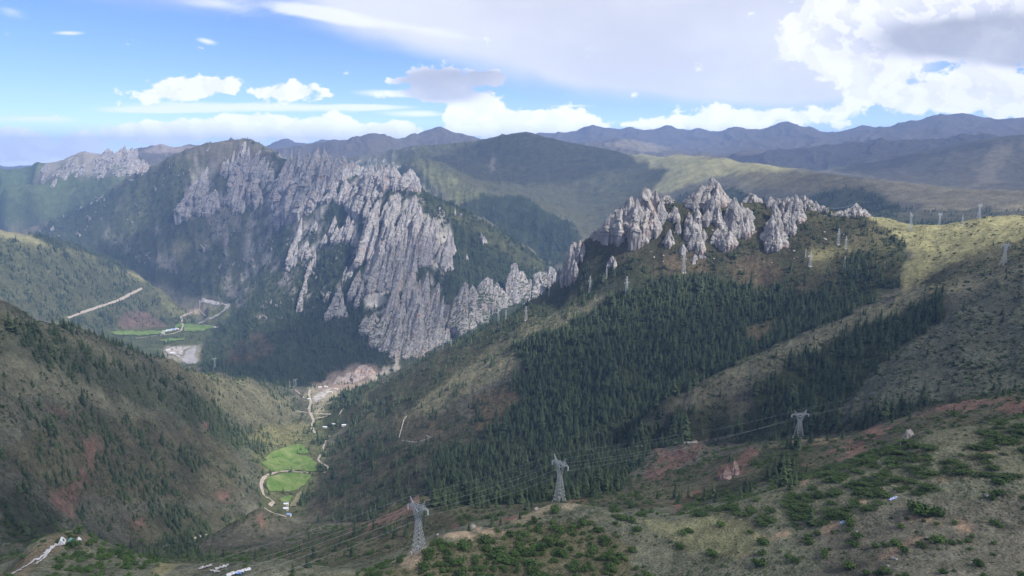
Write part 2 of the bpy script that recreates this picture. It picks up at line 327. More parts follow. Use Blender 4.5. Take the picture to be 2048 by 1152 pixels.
def _phi(d2): return np.sqrt(d2 + MQ * MQ)
_n = len(_P)
_K = _phi(((_P[:, None] - _P[None]) ** 2).sum(-1)) + np.eye(_n) * -2e-4
_A = np.zeros((_n + 3, _n + 3)); _A[:_n, :_n] = _K
_A[:_n, _n] = 1; _A[:_n, _n + 1:] = _P; _A[_n:, :_n] = _A[:_n, _n:].T
_w = np.linalg.solve(_A, np.concatenate([_t, [0, 0, 0]]))
def base_t(az, lr):
    q = np.stack([az.ravel(), lr.ravel() * LS], 1).astype(np.float32)
    out = np.empty(len(q), np.float32)
    P32 = _P.astype(np.float32); w32 = _w[:_n].astype(np.float32)
    for s in range(0, len(q), 20000):
        b = q[s:s + 20000]
        d2 = (b[:, None, 0] - P32[None, :, 0]) ** 2 + (b[:, None, 1] - P32[None, :, 1]) ** 2
        out[s:s + 20000] = np.sqrt(d2 + MQ * MQ) @ w32 + _w[_n] + b @ _w[_n + 1:].astype(np.float32)
    return out.reshape(az.shape)

# polar sheet round the point below the camera: fine in view, coarse outside
NA, NR = 1000, 1150
AZ0, AZ1 = math.radians(-43), math.radians(43)
R0, R1 = 170.0, 22000.0
az_lin = np.linspace(AZ0, AZ1, NA)
# rows: dense where the visible ground is
lr_lin = np.linspace(math.log(R0), math.log(R1), NR)
# solve on a coarser grid, then refine bilinearly (the survey is smooth at that scale)
ca = np.linspace(AZ0, AZ1, 501); cl = np.linspace(math.log(R0), math.log(R1), 501)
_CA, _CL = np.meshgrid(ca, cl)
_CT = base_t(_CA, _CL)
def bil(grid, az, lr):
    fa = np.clip((az - AZ0) / (AZ1 - AZ0) * (grid.shape[1] - 1), 0, grid.shape[1] - 1.001)
    fl = np.clip((lr - math.log(R0)) / (math.log(R1) - math.log(R0)) * (grid.shape[0] - 1), 0, grid.shape[0] - 1.001)
    ia = fa.astype(int); il = fl.astype(int); u = fa - ia; v = fl - il
    return (grid[il, ia] * (1 - u) + grid[il, ia + 1] * u) * (1 - v) + (grid[il + 1, ia] * (1 - u) + grid[il + 1, ia + 1] * u) * v
GA, GL = np.meshgrid(az_lin, lr_lin)
GR = np.exp(GL)
GX, GY = GR * np.sin(GA), GR * np.cos(GA)
GT = bil(_CT, GA, GL)
def smooth01(x, a, b):
    u = np.clip((x - a) / (b - a), 0, 1); return u * u * (3 - 2 * u)
# relief below the scale of the survey: gullies and hummocks whose size follows the landforms
def relief(X, Y, R):
    wx = X + 0.05 * R * 0 + 40 * fbm(X / 300, Y / 300, seed=3, octaves=3); wy = Y + 40 * fbm(X / 300, Y / 300, seed=5, octaves=3)
    near = 1 - smooth01(R, 700, 2500); mid = smooth01(R, 500, 1200) * (1 - smooth01(R, 6000, 9000)); far = smooth01(R, 3500, 8000)
    n = near * (2.2 * fbm(wx / 45, wy / 45, seed=11, octaves=5) + 3.0 * (ridged(wx / 120, wy / 120, seed=12, octaves=4) - .5))
    n = n + mid * (14 * (ridged(wx / 260, wy / 260, seed=13, octaves=5) - .5) + 4 * fbm(wx / 70, wy / 70, seed=14, octaves=4))
    n = n + far * ((46 - 12 * smooth01(R, 8500, 10500)) * (ridged(X / 900, Y / 900, seed=15, octaves=6) - .55) + 12 * fbm(X / 400, Y / 400, seed=16, octaves=4))
    az, lr = np.arctan2(X, Y), np.log(R)
    rib = smooth01(R, 2600, 3200) * (1 - smooth01(R, 6500, 7500))
    n = n + rib * (42 - 26 * smooth01(az, -.1, .02)) * (1 - smooth01(az, .06, .14)) * (ridged(az * 38 + .4 * fbm(az * 20, lr * 20, seed=18), lr * 5, seed=19, octaves=4) - .55)
    n = n + far * 95 * smooth01(R, 5500, 8500) * (ridged(az * 24 + .5 * fbm(az * 12, lr * 12, seed=23), lr * 7, seed=24, octaves=5) - .6)
    rib2 = smooth01(R, 640, 900) * (1 - smooth01(R, 2000, 2500))
    n = n + rib2 * 9 * (ridged(az * 30 + .5 * fbm(az * 16, lr * 16, seed=20), lr * 7, seed=21, octaves=4) - .55)
    return n
_bz = GT * GR
_bs = np.hypot(np.gradient(_bz, axis=0) / np.gradient(GR, axis=0), np.gradient(_bz, axis=1) / (np.gradient(GA, axis=1) * GR))
FLAT = (1 - smooth01(_bs, .12, .26)) * smooth01(-_bz, 580, 640) * smooth01(GR, 1150, 1300) * (1 - smooth01(GR, 4900, 5300))
GZ = _bz + relief(GX, GY, GR) * (1 - .92 * FLAT)
GTT = GZ / GR                                                # tangent of elevation as built
def ground_z(x, y):
    x = np.asarray(x, float); y = np.asarray(y, float)
    r = np.hypot(x, y)
    return bil(GTT, np.arctan2(x, y), np.log(r)) * r
def pick(px, py, rmin=R0, rmax=R1):
    """first point of the ground on the line of sight through photo pixel(s)"""
    px = np.atleast_1d(np.asarray(px, float)); py = np.atleast_1d(np.asarray(py, float))
    a, t = ray(px, py)
    lr = np.linspace(math.log(rmin), math.log(rmax), 3000)
    res = np.full(len(px), np.nan)
    for k in range(len(px)):
        tt = bil(GTT, np.full(lr.shape, a[k]), lr)
        hit = np.nonzero(tt >= t[k])[0]
        if len(hit):
            i = hit[0]
            if i > 0:
                f = (t[k] - tt[i - 1]) / (tt[i] - tt[i - 1] + 1e-12)
                res[k] = math.exp(lr[i - 1] + (lr[i] - lr[i - 1]) * min(max(f, 0), 1))
            else:
                res[k] = math.exp(lr[0])
    r = res
    return np.stack([r * np.sin(a), r * np.cos(a), r * t], 1)
# visibility of every ground vertex from the viewpoint
_run = np.maximum.accumulate(GTT, axis=0)
VIS = np.ones_like(GTT, bool); VIS[1:] = GTT[1:] >= _run[:-1] - 1e-6
GPX, GPY, _ = project(GX, GY, GZ)
#@@REST
# ------------------------------------------------------------------ helpers: meshes, things, materials
def mesh_obj(name, V, F, mat, parent=None, smooth=True, loc=None):
    """V: (n,3), F: array (m,3|4) or list of such arrays -> one linked mesh object"""
    me = bpy.data.meshes.new(name)
    Fs = F if isinstance(F, list) else [F]
    Fs = [np.asarray(f, np.int32) for f in Fs if len(f)]
    nl = sum(f.size for f in Fs); npol = sum(len(f) for f in Fs)
    V = np.asarray(V, np.float32)
    me.vertices.add(len(V)); me.vertices.foreach_set('co', V.ravel())
    me.loops.add(nl); me.loops.foreach_set('vertex_index', np.concatenate([f.ravel() for f in Fs]))
    me.polygons.add(npol)
    tot = np.concatenate([np.full(len(f), f.shape[1], np.int32) for f in Fs])
    me.polygons.foreach_set('loop_start', np.concatenate([[0], np.cumsum(tot)[:-1]]).astype(np.int32))
    me.polygons.foreach_set('loop_total', tot)
    me.polygons.foreach_set('use_smooth', np.full(npol, smooth))
    me.update(calc_edges=True)
    if mat: me.materials.append(mat)
    o = bpy.data.objects.new(name, me)
    COL.objects.link(o)
    if parent: o.parent = parent
    if loc is not None: o.location = loc
    return o

def tag(o, label=None, cat=None, group=None, kind=None):
    if label: o['label'] = label
    if cat: o['category'] = cat
    if group: o['group'] = group
    if kind: o['kind'] = kind
    return o

def thing(name, label, cat, loc=(0, 0, 0), rz=0.0, group=None):
    o = bpy.data.objects.new(name, None); COL.objects.link(o)
    o.location = loc; o.rotation_euler = (0, 0, rz)
    return tag(o, label, cat, group)

def copy_thing(root, loc, rz, scale=1.0, label=None, group=None):
    r = root.copy(); COL.objects.link(r); r.location = loc; r.rotation_euler = (0, 0, rz)
    r.scale = (scale,) * 3 if not isinstance(scale, tuple) else scale
    if label: r['label'] = label
    if group: r['group'] = group
    for ch in list(root.children):
        c = ch.copy(); COL.objects.link(c); c.parent = r
        for g in ch.children:
            d = g.copy(); COL.objects.link(d); d.parent = c
    return r

class MB:
    """collects boxes, bars and sheets into one mesh"""
    def __init__(s): s.V = []; s.F4 = []; s.F3 = []; s.n = 0
    def add(s, V, F):
        V = np.asarray(V, float); F = np.asarray(F, int)
        (s.F4 if F.shape[1] == 4 else s.F3).append(F + s.n); s.V.append(V); s.n += len(V)
    def bar(s, a, b, w, w2=None):
        a = np.array(a, float); b = np.array(b, float); d = b - a; L = np.linalg.norm(d)
        if L < 1e-6: return
        d /= L; up = np.array([0, 0, 1.0]) if abs(d[2]) < 0.9 else np.array([1.0, 0, 0])
        p = np.cross(d, up); p /= np.linalg.norm(p); q = np.cross(d, p)
        w2 = w if w2 is None else w2
        o = [(-1, -1), (1, -1), (1, 1), (-1, 1)]
        V = [a + (p * x + q * y) * w / 2 for x, y in o] + [b + (p * x + q * y) * w2 / 2 for x, y in o]
        s.add(V, [[0, 1, 5, 4], [1, 2, 6, 5], [2, 3, 7, 6], [3, 0, 4, 7], [3, 2, 1, 0], [4, 5, 6, 7]])
    def box(s, x0, x1, y0, y1, z0, z1):
        V = [(x0, y0, z0), (x1, y0, z0), (x1, y1, z0), (x0, y1, z0), (x0, y0, z1), (x1, y0, z1), (x1, y1, z1), (x0, y1, z1)]
        s.add(V, [[0, 1, 5, 4], [1, 2, 6, 5], [2, 3, 7, 6], [3, 0, 4, 7], [3, 2, 1, 0], [4, 5, 6, 7]])
    def build(s, name, mat, parent=None, smooth=False, loc=None):
        Fs = []
        if s.F4: Fs.append(np.concatenate(s.F4))
        if s.F3: Fs.append(np.concatenate(s.F3))
        return mesh_obj(name, np.concatenate(s.V), Fs, mat, parent, smooth, loc)

def new_mat(name):
    m = bpy.data.materials.new(name); m.use_nodes = True
    nt = m.node_tree; b = nt.nodes['Principled BSDF']
    b.inputs['Roughness'].default_value = 0.9
    b.inputs['Specular IOR Level'].default_value = 0.15
    return m, nt, b
def nd(nt, typ, **kw):
    n = nt.nodes.new(typ)
    for k, v in kw.items():
        if k.startswith('i_'):
            n.inputs[int(k[2:])].default_value = v
        else: setattr(n, k, v)
    return n
def ramp(nt, fac, stops):
    r = nt.nodes.new('ShaderNodeValToRGB'); e = r.color_ramp.elements
    while len(e) < len(stops): e.new(0.5)
    for i, (p, c) in enumerate(stops):
        e[i].position = p; e[i].color = (*c, 1) if len(c) == 3 else c
    nt.links.new(fac, r.inputs[0]); return r.outputs[0]
def noise(nt, vec, scale, detail=4, rough=0.55, dist=0.0):
    n = nd(nt, 'ShaderNodeTexNoise'); n.inputs['Scale'].default_value = scale
    n.inputs['Detail'].default_value = detail; n.inputs['Roughness'].default_value = rough; n.inputs['Distortion'].default_value = dist
    if vec: nt.links.new(vec, n.inputs['Vector'])
    return n.outputs[0]
def mixc(nt, fac, a, b, mode='MIX'):
    m = nd(nt, 'ShaderNodeMix', data_type='RGBA', blend_type=mode)
    for s, v in ((0, fac), (6, a), (7, b)):
        if isinstance(v, (int, float)): m.inputs[s].default_value = v
        elif isinstance(v, tuple): m.inputs[s].default_value = (*v, 1)
        else: nt.links.new(v, m.inputs[s])
    return m.outputs[2]
def math_n(nt, op, a, b=None, clamp=False):
    m = nd(nt, 'ShaderNodeMath', operation=op, use_clamp=clamp)
    for i, v in ((0, a), (1, b)):
        if v is None: continue
        if isinstance(v, (int, float)): m.inputs[i].default_value = v
        else: nt.links.new(v, m.inputs[i])
    return m.outputs[0]
def maprange(nt, v, a, b, c=0.0, d=1.0):
    m = nd(nt, 'ShaderNodeMapRange'); m.interpolation_type = 'SMOOTHSTEP'
    nt.links.new(v, m.inputs[0])
    for i, x in enumerate((a, b, c, d)): m.inputs[i + 1].default_value = x
    return m.outputs[0]
def bump(nt, b, h, strength, dist):
    n = nd(nt, 'ShaderNodeBump'); n.inputs['Strength'].default_value = strength; n.inputs['Distance'].default_value = dist
    nt.links.new(h, n.inputs['Height']); nt.links.new(n.outputs[0], b.inputs['Normal'])

def plain(name, col, var=0.25, scale=0.5, rough=0.85, metal=0.0):
    m, nt, b = new_mat(name)
    tc = nd(nt, 'ShaderNodeTexCoord').outputs['Object']
    n = noise(nt, tc, scale, 5)
    lo = tuple(c * (1 - var) for c in col); hi = tuple(min(1, c * (1 + var)) for c in col)
    nt.links.new(ramp(nt, n, [(0.3, lo), (0.7, hi)]), b.inputs['Base Color'])
    b.inputs['Roughness'].default_value = rough; b.inputs['Metallic'].default_value = metal
    return m

# ground: the cover colour comes from the survey of what grows or lies where; noise breaks it up
def ground_mat():
    m, nt, b = new_mat('hillside_ground')
    tc = nd(nt, 'ShaderNodeTexCoord').outputs['Object']
    at_c = nd(nt, 'ShaderNodeAttribute', attribute_name='cover').outputs['Color']
    at_s = nd(nt, 'ShaderNodeAttribute', attribute_name='scrub').outputs['Fac']
    col = at_c
    n1 = noise(nt, tc, 0.018, 6, 0.6); n2 = noise(nt, tc, 0.11, 6, 0.65); n3 = noise(nt, tc, 0.7, 4, 0.6)
    col = mixc(nt, 1.0, col, ramp(nt, n1, [(0.25, (.62, .62, .62)), (0.75, (1.38, 1.36, 1.3))]), 'MULTIPLY')
    col = mixc(nt, 1.0, col, ramp(nt, n2, [(0.25, (.55, .57, .55)), (0.72, (1.45, 1.42, 1.4))]), 'MULTIPLY')
    col = mixc(nt, 0.8, col, ramp(nt, n3, [(0.28, (.42, .44, .42)), (0.72, (1.6, 1.56, 1.5))]), 'MULTIPLY')
    # low scrub as dark green tufts
    vo = nd(nt, 'ShaderNodeTexVoronoi'); vo.inputs['Scale'].default_value = 0.16; nt.links.new(tc, vo.inputs['Vector'])
    vo2 = nd(nt, 'ShaderNodeTexVoronoi'); vo2.inputs['Scale'].default_value = 0.37; nt.links.new(tc, vo2.inputs['Vector'])
    d1 = maprange(nt, vo.outputs['Distance'], 0.42, 0.2); d2 = maprange(nt, vo2.outputs['Distance'], 0.4, 0.2)
    pat = maprange(nt, noise(nt, tc, 0.03, 4, 0.6), 0.38, 0.6)
    f = math_n(nt, 'MULTIPLY', math_n(nt, 'MAXIMUM', d1, math_n(nt, 'MULTIPLY', d2, 0.8)), math_n(nt, 'MULTIPLY', pat, at_s), True)
    tuft = ramp(nt, n2, [(0.3, (.028, .042, .02)), (0.7, (.06, .085, .035))])
    col = mixc(nt, f, col, tuft)
    nt.links.new(col, b.inputs['Base Color'])
    h = math_n(nt, 'ADD', math_n(nt, 'MULTIPLY', n2, 3.0), math_n(nt, 'ADD', n3, f))
    bump(nt, b, h, 0.9, 1.6)
    b.inputs['Roughness'].default_value = 1.0; b.inputs['Specular IOR Level'].default_value = 0.05
    return m
M_GROUND = ground_mat()

def rock_mat(name, base, warm, plants=0.62):
    m, nt, b = new_mat(name)
    tc = nd(nt, 'ShaderNodeTexCoord').outputs['Object']
    mp = nd(nt, 'ShaderNodeMapping'); mp.inputs['Scale'].default_value = (1, 1, 0.22); nt.links.new(tc, mp.inputs[0]); st = mp.outputs[0]
    n1 = noise(nt, st, 0.035, 6, 0.6); n2 = noise(nt, st, 0.11, 9, 0.72, 0.6); n3 = noise(nt, tc, 0.02, 3, 0.5)
    c = ramp(nt, n2, [(0.3, tuple(x * .22 for x in base)), (0.43, tuple(x * .7 for x in base)), (0.55, base), (0.72, tuple(min(.8, x * 1.35) for x in base))])
    c = mixc(nt, maprange(nt, n3, .52, .75), c, mixc(nt, 1.0, c, warm, 'MULTIPLY'))
    c = mixc(nt, 1.0, c, ramp(nt, n1, [(0.3, (.68, .68, .7)), (0.7, (1.2, 1.18, 1.15))]), 'MULTIPLY')
    ge = nd(nt, 'ShaderNodeNewGeometry'); sp = nd(nt, 'ShaderNodeSeparateXYZ'); nt.links.new(ge.outputs['True Normal'], sp.inputs[0])
    up = math_n(nt, 'ADD', sp.outputs[2], math_n(nt, 'MULTIPLY', math_n(nt, 'SUBTRACT', noise(nt, tc, 0.06, 6, 0.7), 0.5), 1.3))
    c = mixc(nt, maprange(nt, up, plants, plants + 0.14), c, ramp(nt, n2, [(0.3, (.03, .045, .02)), (0.7, (.075, .09, .04))]))
    nt.links.new(c, b.inputs['Base Color'])
    bump(nt, b, math_n(nt, 'ADD', n2, math_n(nt, 'MULTIPLY', n1, 2.0)), 1.0, 5.0)
    b.inputs['Roughness'].default_value = 0.95; b.inputs['Specular IOR Level'].default_value = 0.1
    return m
M_ROCK = rock_mat('limestone', (.365, .345, .335), (1.14, .9, .78), .8)
M_ROCK_SM = rock_mat('pale_boulder', (.5, .46, .42), (1.1, .95, .85), 2.0)

def leaf_mat(name, lo, hi):
    m, nt, b = new_mat(name)
    oi = nd(nt, 'ShaderNodeObjectInfo'); tc = nd(nt, 'ShaderNodeTexCoord').outputs['Object']
    n = noise(nt, tc, 0.9, 3)
    f = math_n(nt, 'ADD', math_n(nt, 'MULTIPLY', oi.outputs['Random'], 0.6), math_n(nt, 'MULTIPLY', n, 0.5), True)
    nt.links.new(ramp(nt, f, [(0.1, lo), (0.95, hi)]), b.inputs['Base Color'])
    b.inputs['Roughness'].default_value = 0.8
    return m
M_SPRUCE = leaf_mat('spruce_needles', (.022, .04, .024), (.085, .115, .055))
M_BARK = plain('spruce_bark', (.08, .055, .04), .3, 2.0)
M_SHRUB = leaf_mat('shrub_leaves', (.032, .06, .018), (.085, .14, .04))
M_JUNIPER = leaf_mat('juniper_leaves', (.032, .056, .02), (.075, .115, .038))
M_TWIG = plain('shrub_twigs', (.10, .075, .055), .3, 2.0)
M_STEEL = plain('galvanised_steel', (.52, .54, .56), .12, .4, .45, .3)
M_GLASS = plain('insulator_glass', (.62, .72, .70), .08, 3.0, .2)
M_WIRE = plain('aluminium_wire', (.42, .43, .44), .05, 1.0, .4, .5)
M_CONC = plain('concrete_footing', (.45, .43, .40), .2, 1.0)
M_WHITE = plain('white_cloth', (.58, .58, .6), .12, .6)
M_FLAGS = plain('faded_flag_cloth', (.40, .39, .40), .3, .9)
M_TEAL = plain('green_tarpaulin', (.13, .33, .28), .12, .6, .5)
M_BLUE = plain('blue_sheet', (.12, .25, .62), .15, .6, .5)
M_WALLW = plain('whitewashed_wall', (.62, .58, .52), .15, .8)
M_ROOF = plain('grey_metal_roof', (.58, .62, .68), .1, .5, .4)
M_ROOFB = plain('blue_metal_roof', (.2, .34, .66), .1, .5, .4)
M_WOOD = plain('weathered_wood', (.2, .15, .11), .25, 3.0)
M_DARK = plain('dark_opening', (.03, .03, .035), .1, 1.0)
M_ROAD = plain('dirt_road', (.36, .31, .26), .25, .25)
M_GRAVEL = plain('pale_gravel', (.33, .30, .275), .35, .06)
M_STONE = plain('dry_stone', (.5, .47, .44), .3, 1.2)

def field_mat():
    m, nt, b = new_mat('barley_field')
    tc = nd(nt, 'ShaderNodeTexCoord').outputs['Object']
    n1 = noise(nt, tc, 0.03, 6, 0.65); n2 = noise(nt, tc, 0.35, 4, .6)
    c = ramp(nt, n1, [(0.3, (.07, .135, .035)), (0.47, (.11, .18, .045)), (0.66, (.2, .235, .095))])
    c = mixc(nt, 1.0, c, ramp(nt, n2, [(0.3, (.8, .8, .8)), (0.7, (1.2, 1.2, 1.2))]), 'MULTIPLY')
    nt.links.new(c, b.inputs['Base Color']); return m
M_FIELD = field_mat()
def water_mat():
    m, nt, b = new_mat('muddy_river_water')
    tc = nd(nt, 'ShaderNodeTexCoord').outputs['Object']
    nt.links.new(ramp(nt, noise(nt, tc, 0.03, 4), [(0.3, (.27, .25, .24)), (0.7, (.34, .32, .31))]), b.inputs['Base Color'])
    b.inputs['Roughness'].default_value = 0.25; b.inputs['Specular IOR Level'].default_value = 0.5
    bump(nt, b, noise(nt, tc, 0.4, 3), 0.3, 0.3); return m
M_WATER = water_mat()

# ------------------------------------------------------------------ what covers the ground
def inside(poly, X, Y):
    """vectorised point in polygon"""
    p = np.asarray(poly, float); r = np.zeros(X.shape, bool)
    bb = (X >= p[:, 0].min()) & (X <= p[:, 0].max()) & (Y >= p[:, 1].min()) & (Y <= p[:, 1].max())
    x = X[bb]; y = Y[bb]; c = np.zeros(x.shape, bool); n = len(p)
    for i in range(n):
        x0, y0 = p[i]; x1, y1 = p[(i + 1) % n]
        if y0 != y1:
            c ^= ((y0 > y) != (y1 > y)) & (x < (x1 - x0) * (y - y0) / (y1 - y0) + x0)
    r[bb] = c; return r
def pl(s): return [tuple(float(v) for v in t.split()) for t in s.split(',')]
# irregular edges
_k1 = .028 * GR + 6; _lr6 = GL * 30
_jx = 20 * fbm(GA * 26, _lr6, seed=31, octaves=6, gain=.62) + 5 * fbm(GX / 7, GY / 7, seed=33, octaves=3)
_jy = 13 * fbm(GA * 26, _lr6, seed=35, octaves=6, gain=.62) + 4 * fbm(GX / 7, GY / 7, seed=37, octaves=3)
QX, QY = GPX + _jx, GPY + _jy
COVER = np.empty(GX.shape + (3,), np.float32)
FOREST = np.zeros(GX.shape, np.float32); SCRUB = np.zeros(GX.shape, np.float32)
_rag = fbm(GX / (.012 * GR + 4), GY / (.012 * GR + 4), seed=47, octaves=5)
def put(poly, col=None, k=1.0, forest=None, scrub=None, rmin=0, rmax=1e9):
    m = inside(pl(poly) if isinstance(poly, str) else poly, QX, QY) & (GR >= rmin) & (GR <= rmax)
    if col is not None and (col is RED or col is TAN): m &= _rag > -.14
    if col is not None: COVER[m] = COVER[m] * (1 - k) + np.array(col, np.float32) * k
    if forest is not None: FOREST[m] = forest
    if scrub is not None: SCRUB[m] = scrub
GRASS = (.132, .138, .104); BROWN = (.118, .114, .092); SCRUBC = (.075, .088, .06); PALE = (.25, .24, .135); RED = (.185, .115, .10)
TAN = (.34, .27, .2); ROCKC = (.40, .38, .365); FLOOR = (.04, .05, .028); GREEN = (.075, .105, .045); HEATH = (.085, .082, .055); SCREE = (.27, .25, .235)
COVER[:] = BROWN; SCRUB[:] = 0.6
_far = GR > 7500
COVER[_far] = (.10, .088, .072); SCRUB[_far] = 0
W_ALL = "-400 0, 2500 0, 2500 1600, -400 1600"
# foreground
put(W_ALL, GRASS, 1, 0, .75, 0, 580)
put("1280 1036, 1340 1040, 1420 1028, 1500 1052, 1560 1075, 1480 1120, 1380 1100, 1300 1060", (.172, .174, .108), 1, 0, .3, 0, 560)
put("1340 1030, 1560 970, 1830 865, 2060 830, 2060 960, 1900 950, 1800 1000, 1640 1050, 1500 1040", (.135, .138, .098), .9, 0, .5, 0, 560)
put("1650 1060, 1800 1000, 1930 1010, 2060 980, 2060 1180, 1600 1180", (.15, .143, .118), .85, 0, .6, 0, 560)
put("560 1180, 780 1135, 850 1100, 1000 1060, 1180 1040, 1270 1090, 1250 1180", (.12, .115, .07), .8, 0, .8, 0, 560)
put("1000 1040, 1060 1018, 1110 1003, 1180 1006, 1100 1020, 1040 1050", (.33, .28, .2), .8, 0, .3, 0, 560)
put("870 1072, 930 1058, 960 1052, 1020 1065, 1060 1066, 1000 1080, 940 1074", TAN, .9, 0, 0, 0, 560)
put("790 1130, 830 1085, 860 1075, 850 1110, 830 1135", TAN, .8, 0, 0, 0, 560)
put("300 1150, 330 1110, 370 1120, 330 1160", (.19, .18, .11), 1, 0, .2, 0, 560)
for b in ("1790 1045, 1820 1035, 1850 1040, 1870 1052, 1840 1045", "1890 1045, 1920 1038, 1945 1065, 1915 1058", "1545 1070, 1575 1062, 1580 1075", "1505 1072, 1545 1068, 1530 1078",
          "1690 1008, 1720 1000, 1740 1005, 1715 1012", "1870 955, 1905 950, 1890 960", "1960 905, 1985 895, 1990 910", "1600 965, 1620 958, 1615 970", "1740 1110, 1860 1070, 1850 1080, 1760 1120", "1640 1060, 1680 1045, 1665 1075", "1480 1110, 1500 1105, 1495 1118"):
    put(b, (.30, .22, .165), .85, 0, 0, 0, 600)
put("0 1160, 60 1100, 110 1065, 180 1070, 210 1090, 120 1090, 40 1160", (.15, .125, .09), .8, 0, .6, 0, 620)
# red bowl and crests behind it
put(W_ALL, (.102, .10, .07), 1, .06, 1, 580, 760)
for b in ("2060 770, 1950 792, 1880 808, 1830 828, 1880 850, 1960 815, 2060 830", "1800 835, 1740 852, 1690 880, 1640 920, 1600 935, 1640 935, 1700 915, 1760 880", "1500 890, 1480 915, 1440 945, 1440 958, 1480 950, 1520 910", "1345 1005, 1370 985, 1420 960, 1430 970, 1390 1010, 1350 1030",
          "1120 985, 1200 975, 1210 995, 1140 1010", "1250 893, 1330 885, 1400 886, 1400 905, 1340 950, 1300 960, 1290 940, 1330 915, 1260 905", "905 1045, 940 1038, 930 1056, 905 1056", "985 1040, 1030 1018, 1040 1030, 1000 1056", "680 1060, 730 1040, 850 1000, 830 1025, 740 1060", "505 1018, 530 1030, 550 1062, 530 1058"):
    put(b, RED, .85, 0, .35, 480, 1100)
put("1560 868, 1650 868, 1700 872, 1640 885, 1560 885", (.22, .17, .11), .7, 0, .3, 700, 900)
put("1520 900, 1600 890, 1620 960, 1560 975, 1520 960", FLOOR, .8, .55, 1, 560, 790)
put("1360 1000, 1470 960, 1540 960, 1460 1000, 1380 1020", FLOOR, .7, .35, 1, 480, 740)
# left hillside
LEFT = "-50 600, 50 620, 200 668, 400 738, 580 775, 620 830, 560 900, 510 930, 540 1010, 480 1030, 400 1085, 300 1110, -50 1110"
put(LEFT, (.112, .113, .09), 1, .12, 1, 620, 2600)
put("-50 690, 80 720, 230 790, 330 830, 300 850, 150 800, -50 780", (.148, .147, .108), .9, .03, .6, 620, 1700)
put("300 710, 420 745, 560 780, 600 830, 540 860, 420 810", (.152, .148, .105), .9, .07, .8, 1300, 2600)
put("-50 615, 60 640, 180 680, 300 730, 250 740, 100 690, -50 660", (.14, .14, .098), .8, .04, .7, 900, 1700)
put("0 640, 60 650, 150 690, 260 745, 330 790, 420 830, 380 850, 250 800, 120 740, 0 700", SCRUBC, .6, .55, 1, 900, 1700)
put("0 900, 100 850, 250 830, 420 860, 480 930, 480 1000, 380 1000, 200 1000, 60 960", (.095, .09, .06), .7, .32, 1, 620, 1700)
put("200 720, 300 760, 420 800, 500 870, 440 880, 330 830, 230 780", SCRUBC, .7, .4, 1, 900, 1800)
put("400 850, 500 860, 560 880, 500 910, 430 890", SCRUBC, .7, .35, 1, 900, 1900)
put("0 970, 60 990, 130 1040, 60 1090, 0 1080", FLOOR, .6, .4, 1, 620, 1100)
put("250 1040, 330 1010, 440 1020, 500 1030, 400 1080, 330 1100, 260 1090", (.08, .08, .05), .7, .4, 1, 620, 1300)
for b in ("150 890, 190 880, 215 900, 205 930, 180 960, 150 985, 130 1000, 110 990, 150 960, 175 925", "98 985, 150 985, 175 1000, 165 1030, 140 1040, 110 1010", "255 1045, 290 1030, 305 1040, 275 1055", "330 1030, 345 1025, 350 1040, 335 1045", "430 985, 460 990, 470 1005, 440 1008", "80 815, 150 825, 160 838, 100 830", "405 845, 420 840, 420 858"):
    put(b, RED, .8, 0, .4, 620, 2000)
# side valley
put("500 900, 560 880, 620 850, 600 800, 620 775, 700 775, 760 760, 740 790, 690 830, 660 880, 640 960, 600 1030, 520 1030, 520 960", (.12, .13, .07), .9, .3, .9, 1100, 2600)
put("500 860, 600 840, 620 860, 590 890, 520 890, 490 880", (.19, .185, .10), .8, .1, .8, 1300, 2400)
put("640 820, 690 790, 740 770, 720 800, 690 850, 650 880", FLOOR, .7, .55, 1, 1500, 2700)
put("610 770, 660 765, 690 775, 660 800, 630 830, 615 810", (.36, .32, .27), .6, .05, .5, 1800, 2700)
# right bank, shoulder
put("600 1040, 640 930, 690 860, 850 780, 960 850, 1000 900, 880 900, 860 1060", (.082, .078, .056), .9, .24, 1, 950, 1750)
put("690 830, 760 770, 900 690, 1040 605, 1140 560, 1170 570, 1050 650, 950 730, 850 800, 700 860", (.075, .074, .045), .9, .2, 1, 1400, 2300)
put("800 830, 900 760, 1000 690, 1060 640, 1110 620, 1160 600, 1240 585, 1180 620, 1080 700, 980 760, 860 840", (.16, .155, .105), .9, .08, .9, 1300, 2100)
put("1130 590, 1190 560, 1220 555, 1160 590, 1130 610", (.2, .17, .115), .9, .05, .6, 1300, 2100)
put("790 830, 860 835, 900 870, 820 890, 795 870", (.12, .105, .072), .9, .04, .7, 1000, 1800)
# slope below the crags
put("1110 560, 1150 470, 1240 400, 1300 370, 1500 370, 1640 395, 1750 425, 1810 455, 1810 560, 1700 620, 1450 570, 1250 560, 1170 560", (.058, .056, .036), .95, .1, 1, 1400, 2000)
for b in ("1450 520, 1520 510, 1560 540, 1540 580, 1480 560", "1600 560, 1650 600, 1620 660, 1590 640", "1320 520, 1400 500, 1420 540, 1340 550", "1540 590, 1580 590, 1570 620"):
    put(b, (.115, .088, .066), .7, .03, .9, 1300, 2000)
put("1180 530, 1300 540, 1310 570, 1220 590, 1080 640, 1090 600", FLOOR, .7, .4, 1, 1300, 2000)
